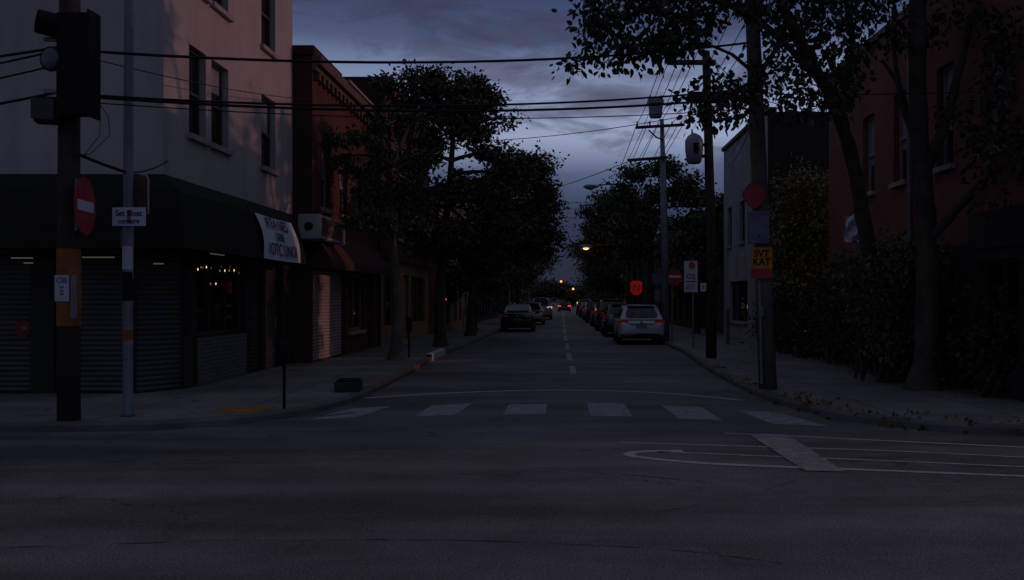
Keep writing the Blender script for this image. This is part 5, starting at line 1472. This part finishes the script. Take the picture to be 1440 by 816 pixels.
# small signs down the right side
sp_y = 28.2
c = P(975, 489, sp_y)
s4 = empty('parking_sign', (c.x, sp_y, KH), 'tall white notice board sign on a thin post by the straight dark pole', 'sign')
MB().tube([(c.x, sp_y, KH), (c.x - 0.03, sp_y, 3.0)], 0.028, 8).build('post', M['metal_grey'], s4)
a, b = P(962, 411, sp_y - 0.05), P(981, 367, sp_y - 0.05)
MB().box2((a.x, sp_y - 0.056, a.z), (b.x, sp_y - 0.04, b.z)).build('sign_plate', M['sign_white'], s4)
xc_ = (a.x + b.x) / 2; yy = sp_y - 0.06
MB().prism([(xc_ + 0.03 + 0.105 * math.cos(2 * math.pi * k / 20), yy, b.z - 0.15 + 0.12 * math.sin(2 * math.pi * k / 20)) for k in range(20)], (0, 0.003, 0)).build('emblem', M['ink_orange'], s4)
MB().prism([(xc_ + 0.06 + 0.05 * math.cos(2 * math.pi * k / 14), yy - 0.003, b.z - 0.14 + 0.08 * math.sin(2 * math.pi * k / 14)) for k in range(14)], (0, 0.002, 0)).build('emblem', M['ink_red'], s4)
text_mesh('lettering', 'O2', 0.22, frame((xc_, yy - 0.001, a.z + 0.49), (1, 0, 0), (0, 0, 1)), M['ink'], s4, 0.001, bold=0.003)
MB().box((xc_, yy + 0.002, a.z + 0.335), (0.34, 0.004, 0.03)).build('bar', M['ink'], s4)
text_mesh('lettering', 'ALTE\nBOUT', 0.10, frame((xc_, yy - 0.001, a.z + 0.18), (1, 0, 0), (0, 0, 1)), M['ink'], s4, 0.001)
a, b = P(985, 410, 23.42), P(993, 398, 23.42)
s5 = empty('pole_tag', ((a.x + b.x) / 2, 23.42, a.z), 'tiny white number plate on the straight dark pole', 'sign')
MB().box2((a.x, 23.415, a.z), (b.x, 23.43, b.z)).build('sign_plate', M['sign_white'], s5)
text_mesh('lettering', '8', 0.13, frame(((a.x + b.x) / 2, 23.412, (a.z + b.z) / 2), (1, 0, 0), (0, 0, 1)), M['ink'], s5, 0.001)
MB().box2((b.x, 23.43, a.z + 0.05), (3.9, 23.5, a.z + 0.09)).build('bracket', M['metal_dark'], s5)
ny_ = 33.0
c = P(949, 390, ny_)
s6 = empty('no_entry_sign', c, 'red round no entry sign facing the camera by the slim grey pole on the right', 'sign')
MB().prism([(c.x + 0.29 * math.cos(2 * math.pi * k / 32), ny_, c.z + 0.31 * math.sin(2 * math.pi * k / 32)) for k in range(32)], (0, 0.012, 0)).build('disc', M['sign_red'], s6)
MB().box((c.x, ny_ - 0.004, c.z + 0.02), (0.44, 0.006, 0.09)).build('white_bar', M['sign_white'], s6)
MB().tube([(c.x - 0.1, ny_ + 0.04, KH), (c.x - 0.1, ny_ + 0.04, c.z + 0.3)], 0.025, 8).build('post', M['metal_grey'], s6)
gy = 40.0
c = P(923, 392, gy)
s7 = empty('square_sign', c, 'small grey square sign left of the slim grey pole, facing the camera', 'sign')
MB().box(c, (0.40, 0.015, 0.46)).build('sign_plate', M['metal_blue'], s7)
MB().box(c + Vector((0.05, 0, -0.75)), (0.24, 0.015, 0.5)).build('lower_plate', M['metal_grey'], s7)
MB().tube([(c.x + 0.05, gy + 0.03, KH), (c.x + 0.05, gy + 0.03, c.z + 0.3)], 0.025, 8).build('post', M['metal_grey'], s7)
hy = 47.0
c = P(895, 405, hy)
s8 = empty('lit_sign', c, 'glowing red shield shaped sign above the silver white hatchback', 'sign')
sh_ = [(-.30, .30), (-.18, .37), (.18, .37), (.30, .30), (.30, -.18), (.16, -.34), (0, -.40), (-.16, -.34), (-.30, -.18)]
MB().prism([(c.x + x, hy, c.z + z) for x, z in sh_], (0, 0.1, 0)).build('sign_plate', M['neon_red'], s8)
text_mesh('lettering', 'N', 0.5, frame((c.x, hy - 0.004, c.z), (1, 0, 0), (0, 0, 1)), M['sign_red'], s8, 0.002)
MB().tube([(c.x, hy + 0.12, KH), (c.x, hy + 0.12, c.z + 0.3)], 0.03, 8).build('post', M['metal_dark'], s8)
# crumpled sheet on the hedge, right
rows = []
py_ = 19.0
for i in range(6):
    rows.append([P(1188 + 22 * j / 5 + 1.5 * math.sin(i * 1.3 + j), 304 + 36 * i / 5 + 1.2 * math.sin(j * 1.7) - (3 if (i == 0 and j > 2) else 0), py_ + 0.05 * math.sin(i * 1.9 + j * 1.3)) for j in range(6)])
cs = MB().grid(rows).build('paper_notice', M['sign_white'], recalc=False)
tag(cs, 'crumpled white sheet fixed on the ivy beside the red building', 'notice')

# lamps down the street
def cobra(name, label, base, head, lit, h_add=0.25):
    t = empty(name, base, label, 'street lamp')
    top = Vector((base[0], base[1], head.z + h_add - 0.5))
    MB().tube([base, top], [0.09, 0.06], 10).build('pole', M['rust'], t, smooth=True)
    MB().tube([top, top + Vector(((head.x - top.x) * 0.35, 0, 0.42)), head + Vector((0.5, 0, 0.12)), head + Vector((0.25, 0, 0.03))], [0.045, 0.04, 0.035, 0.03], 8).build('arm', M['rust'], t, smooth=True)
    MB().tube([head + Vector((0.45, 0, 0.03)), head + Vector((0.2, 0, 0.02)), head, head + Vector((-0.35, 0, 0)), head + Vector((-0.5, 0, 0.02))], [0.04, 0.11, 0.15, 0.13, 0.03], 12).build('lamp_head', M['metal_grey'], t, smooth=True)
    MB().tube([head + Vector((-0.05, 0, -0.10)), head + Vector((-0.05, 0, -0.16)), head + Vector((-0.05, 0, -0.2))], [0.2, 0.17, 0.05], 12).build('lens', M['sodium'] if lit else M['lens'], t, smooth=True)
    if lit:
        l = bpy.data.lights.new('lamp_bulb', 'POINT'); l.energy = lit; l.color = (1.0, 0.55, 0.18); l.shadow_soft_size = 0.15
        lo = bpy.data.objects.new('lamp_bulb', l); COL.objects.link(lo); lo.parent = t
        lo.matrix_parent_inverse = Matrix.Translation(-Vector(base)); lo.location = head + Vector((-0.05, 0, -0.4))
    return t


cobra('street_lamp', 'unlit cobra head street lamp reaching out of the right trees', (4.3, 52.6, KH), P(832, 263, 52.6), 0)
cobra('street_lamp', 'lit yellow street lamp over the parked cars on the right', (4.3, 58.5, KH), P(825, 347, 58.5), 14)
for i, (px, py, y, col, rr, lab) in enumerate(((789, 396, 170, 'orange_light', 0.20, 'upper orange lamp at the far end of the street'), (806, 406.5, 150, 'warm_light', 0.17, 'pale lamp at the far end of the street, right of centre'),
                                               (813, 426.5, 118, 'warm_light', 0.17, 'warm lamp low beside the far right parked cars'), (821, 429.5, 112, 'tube_light', 0.16, 'dim lamp low behind the far right parked cars'),
                                               (626, 421, 43, 'orange_light', 0.05, 'small orange lamp on the left beside the second tree trunk'))):
    c = P(px, py, y)
    t = empty('lamp_post', (c.x, y, 0), lab, 'street lamp')
    MB().tube([(c.x, y, 0), (c.x, y, c.z - rr)], 0.06 if y > 50 else 0.03, 6).build('pole', M['metal_dark'], t)
    MB().tube([c - Vector((0, 0, rr)), c - Vector((0, 0, rr * .6)), c + Vector((0, 0, rr * .6)), c + Vector((0, 0, rr))], [rr * .4, rr, rr, rr * .3], 10).build('lantern', M[col], t, smooth=True)
# two small white plates and posts on the left pavement
for i, (px, py, y, w, h, lab) in enumerate(((652, 436, 46, 0.18, 0.22, 'small white plate sign on a post on the left pavement behind the trees'), (716, 383, 52, 0.42, 0.6, 'grey rectangular sign above the black parked sedan'),
                                            (668, 417, 50, 0.28, 0.32, 'small grey sign on a thin post left of the black parked sedan'))):
    c = P(px, py, y)
    t = empty('street_sign', (c.x, y, KH), lab, 'sign')
    MB().tube([(c.x, y + 0.03, KH), (c.x, y + 0.03, c.z + h / 2)], 0.025, 6).build('post', M['metal_grey'], t)
    MB().box(c, (w, 0.015, h)).build('sign_plate', M['sign_white'] if i == 0 else M['metal_blue'], t)
    if i == 0: MB().box(c - Vector((-0.03, 0, 0.3)), (w, 0.015, h * 0.8)).build('lower_plate', M['sign_white'], t)

# ------------------------------------------------------------------ overhead wires
def wire(a, b, sag, r, label, group, n=22):
    a, b = Vector(a), Vector(b)
    pts = [a.lerp(b, i / n) - Vector((0, 0, 4 * sag * (i / n) * (1 - i / n))) for i in range(n + 1)]
    o = MB().tube(pts, r, 6).build('overhead_wire', M['cable'], smooth=True, recalc=False)
    tag(o, label, 'wire', group)
    return o


W1 = 'span wires crossing the street'
LT = Vector((LPX + 0.12, LPY, P(0, 71, LPY).z)); LB = Vector((LPX + 0.12, LPY, P(0, 133, LPY).z))
wire(LT, P(1055, 60, RPB.y), 0.24, 0.020, 'thick upper span wire from the signal pole to the leaning right pole', W1)
wire(LB, P(1062, 124, RPB.y), 0.22, 0.017, 'upper of two close span wires crossing below the thick upper one', W1)
wire(LB - Vector((0, 0, 0.02)), P(1062, 136, RPB.y), 0.22, 0.020, 'lower of two close span wires crossing below the thick upper one', W1)
wire(LB - Vector((0, 0, 0.09)), P(1064, 152, RPB.y), 0.20, 0.008, 'thin span wire just below the pair of close span wires', W1)
wire(LT - Vector((0, 0, 0.06)), Vector((BX + 0.02, 21.75, 6.55)), 0.1, 0.008, 'thin wire from the signal pole to the brick building edge', W1)
wire((-5.95, 31, 7.2), P(990, 158, 23.6), 0.30, 0.011, 'thin wire from the tall brick building to the straight dark pole', W1)
wire((-5.55, 44, 6.2), P(884, 227, 33.1), 0.35, 0.013, 'thin wire from the ochre shop row to the slim grey pole', W1)
for i, (y, py0, py1) in enumerate(((60, 286, 280), (68, 306, 303), (78, 315, 318), (88, 333, 330), (100, 346, 349), (112, 360, 357))):
    a = P(0, py0, y); b = P(0, py1, y)
    wire((-5.7, y, a.z), (5.2, y, b.z), 0.15, 0.014, ['highest thin wire across the far sky gap', 'second highest thin wire across the far sky gap', 'third highest thin wire across the far sky gap', 'third lowest thin wire across the far sky gap',
                                                   'second lowest thin wire across the far sky gap', 'lowest thin wire across the far sky gap'][i], 'thin wires across the far gap between the trees')
W2 = 'wires leaving the signal pole to the left'
for i, (z0, z1, r_) in enumerate(((66, 74, 0.018), (70, 83, 0.014), (129, 140, 0.018), (90, 104, 0.012))):
    a = P(72, z0, LPY); b0 = P(0, z1, LPY)
    d = (b0 - a) * 6
    wire((LPX - 0.1, LPY, a.z), a + d + Vector((0, 0, -0.0)), 0.06, r_, ['highest wire running left from the signal pole', 'second wire running left from the signal pole', 'lowest wire running left from the signal pole', 'loose looped wire running left from the signal pole'][i], W2)
wire((LPX + 0.1, LPY, P(0, 216, LPY).z), (MPX, MPY - 0.06, P(0, 243, MPY).z), 0.01, 0.022, 'short thick cable between the wooden pole and the metal pole', None)
wire((MPX, MPY, P(0, 243, MPY).z), (WX + 0.02, WY + 0.1, 3.95), 0.05, 0.012, 'short cable from the metal pole to the stucco wall corner', None)
wire((LPX + 0.14, LPY - 0.1, P(0, 138, LPY).z), (LPX + 0.12, LPY - 0.1, P(0, 225, LPY).z), 0.0, 0.006, 'loose thin wire hanging down below the traffic signal', None)
W3 = 'power lines along the right side'
for i in range(6):
    xa = ay.x - 0.95 + 0.38 * i
    pb = P((895, 910, 925, 943, 953, 960)[i], 176, 33.0)
    base = Vector((xa, RPB.y, ay.z + 0.08))
    lab = ['leftmost', 'second from left', 'third from left', 'third from right', 'second from right', 'rightmost'][i]
    wire(base, pb, 0.35, 0.011, lab + ' power line from the leaning pole to the slim grey pole', W3)
    wire(pb, (pb.x - 0.2, 70, 8.4), 0.6, 0.014, lab + ' power line running on beyond the slim grey pole', W3)
for i, (py, x) in enumerate(((210, 7.0), (214, 7.1))):
    wire(P(1068, 130 + 20 * i, RPB.y), (x, 38.2, 7.7 - 0.3 * i), 0.25, 0.011, ['upper', 'lower'][i] + ' service wire from the leaning pole to the grey building', W3)
for i in range(2):
    wire(P(942 + 24 * i, 80, 23.46), P(884 + 14 * i, 224, 33.0), 0.15, 0.010, ['left', 'right'][i] + ' wire sloping from the straight dark pole to the lower crossarm', W3)
wire(P(1070, 132, RPB.y), P(1700, 108, 13.5), 0.1, 0.010, 'thin wire crossing the red building wall', None)

# ------------------------------------------------------------------ world, sun, camera
SUN_EL, SUN_AZ = R(11.0), R(15.0)          # azimuth from +X towards +Y
sd_ = Vector((math.cos(SUN_EL) * math.cos(SUN_AZ), math.cos(SUN_EL) * math.sin(SUN_AZ), math.sin(SUN_EL)))
sun = bpy.data.lights.new('sun', 'SUN'); sun.energy = 0.43; sun.angle = R(0.5); sun.color = (1.0, 0.47, 0.38)
so = bpy.data.objects.new('sun', sun); COL.objects.link(so)
so.rotation_euler = (-sd_).to_track_quat('-Z', 'Y').to_euler()
so.location = (30, 30, 30)

w = bpy.data.worlds.new('World'); scene.world = w; w.use_nodes = True
nt = w.node_tree; nt.nodes.clear()
out = N(nt, 'ShaderNodeOutputWorld'); bg = N(nt, 'ShaderNodeBackground'); nt.links.new(bg.outputs[0], out.inputs[0])
sky = N(nt, 'ShaderNodeTexSky'); sky.sky_type = 'NISHITA'; sky.sun_disc = False
sky.sun_elevation = SUN_EL; sky.sun_rotation = math.pi / 2 - SUN_AZ
skc = N(nt, 'ShaderNodeVectorMath', operation='SCALE'); skc.inputs['Scale'].default_value = 0.0018
nt.links.new(sky.outputs[0], skc.inputs[0])
tc = N(nt, 'ShaderNodeTexCoord')
nv = N(nt, 'ShaderNodeVectorMath', operation='NORMALIZE'); nt.links.new(tc.outputs['Generated'], nv.inputs[0])
sp = N(nt, 'ShaderNodeSeparateXYZ'); nt.links.new(nv.outputs[0], sp.inputs[0])
grad = ramp(nt, sp.outputs[2], [(0.0, (0.014, 0.017, 0.036)), (0.05, (0.017, 0.022, 0.050)), (0.10, (0.027, 0.038, 0.088)), (0.14, (0.085, 0.11, 0.20)), (0.18, (0.29, 0.345, 0.50)), (0.215, (0.245, 0.295, 0.445)), (0.25, (0.17, 0.215, 0.355)), (0.28, (0.07, 0.092, 0.185)), (0.32, (0.045, 0.061, 0.135)), (0.42, (0.05, 0.060, 0.105)), (0.75, (0.112, 0.124, 0.178))])
mp_ = N(nt, 'ShaderNodeMapping'); mp_.inputs['Scale'].default_value = (1.0, 1.0, 3.4); mp_.inputs['Location'].default_value = (0.62, 0.1, 0.35)
nt.links.new(nv.outputs[0], mp_.inputs['Vector'])
c1 = noise(nt, mp_.outputs[0], 7.0, 9, 0.62, 0.5)
c2 = noise(nt, mp_.outputs[0], 3.0, 3, 0.5, 0.2)
ad = N(nt, 'ShaderNodeMath', operation='ADD'); nt.links.new(c1.outputs[0], ad.inputs[0]); nt.links.new(c2.outputs[0], ad.inputs[1])
hf = N(nt, 'ShaderNodeMath', operation='MULTIPLY'); hf.inputs[1].default_value = 0.5; nt.links.new(ad.outputs[0], hf.inputs[0])
cm_ = ramp(nt, hf.outputs[0], [(0.475, 0.0), (0.515, 0.5), (0.585, 0.95)])
ccol = ramp(nt, sp.outputs[2], [(0.0, (0.014, 0.017, 0.034)), (0.09, (0.028, 0.034, 0.080)), (0.13, (0.060, 0.066, 0.130)), (0.18, (0.105, 0.100, 0.172)), (0.235, (0.082, 0.080, 0.140)), (0.28, (0.045, 0.051, 0.098)), (0.36, (0.032, 0.037, 0.074)), (0.75, (0.088, 0.096, 0.132))])
col = mixc(nt, cm_.outputs[0], grad.outputs[0], ccol.outputs[0])
addc = mixc(nt, 1.0, col, skc.outputs[0], 'ADD')
nt.links.new(addc, bg.inputs['Color']); bg.inputs['Strength'].default_value = 1.0

cam = bpy.data.cameras.new('camera'); co_ = bpy.data.objects.new('camera', cam); COL.objects.link(co_)
co_.location = (0, 0, CZ); co_.rotation_euler = (R(90), 0, 0)
cam.sensor_fit = 'HORIZONTAL'; cam.sensor_width = 36.0
cam.lens = 36.0 * FPX / 1440.0
cam.shift_x = -(VX - 720) / 1440.0
cam.shift_y = (HY - 408) / 1440.0
cam.clip_start = 0.05; cam.clip_end = 5000
scene.camera = co_
scene.view_settings.view_transform = 'Standard'; scene.view_settings.look = 'None'
scene.view_settings.exposure = 0.0; scene.view_settings.gamma = 1.0; scene.view_settings.use_curve_mapping = False
scene.cycles.max_bounces = 6; scene.cycles.diffuse_bounces = 3
scene.cycles.use_denoising = True
for o in scene.objects:
    if '_base' in o: del o['_base']
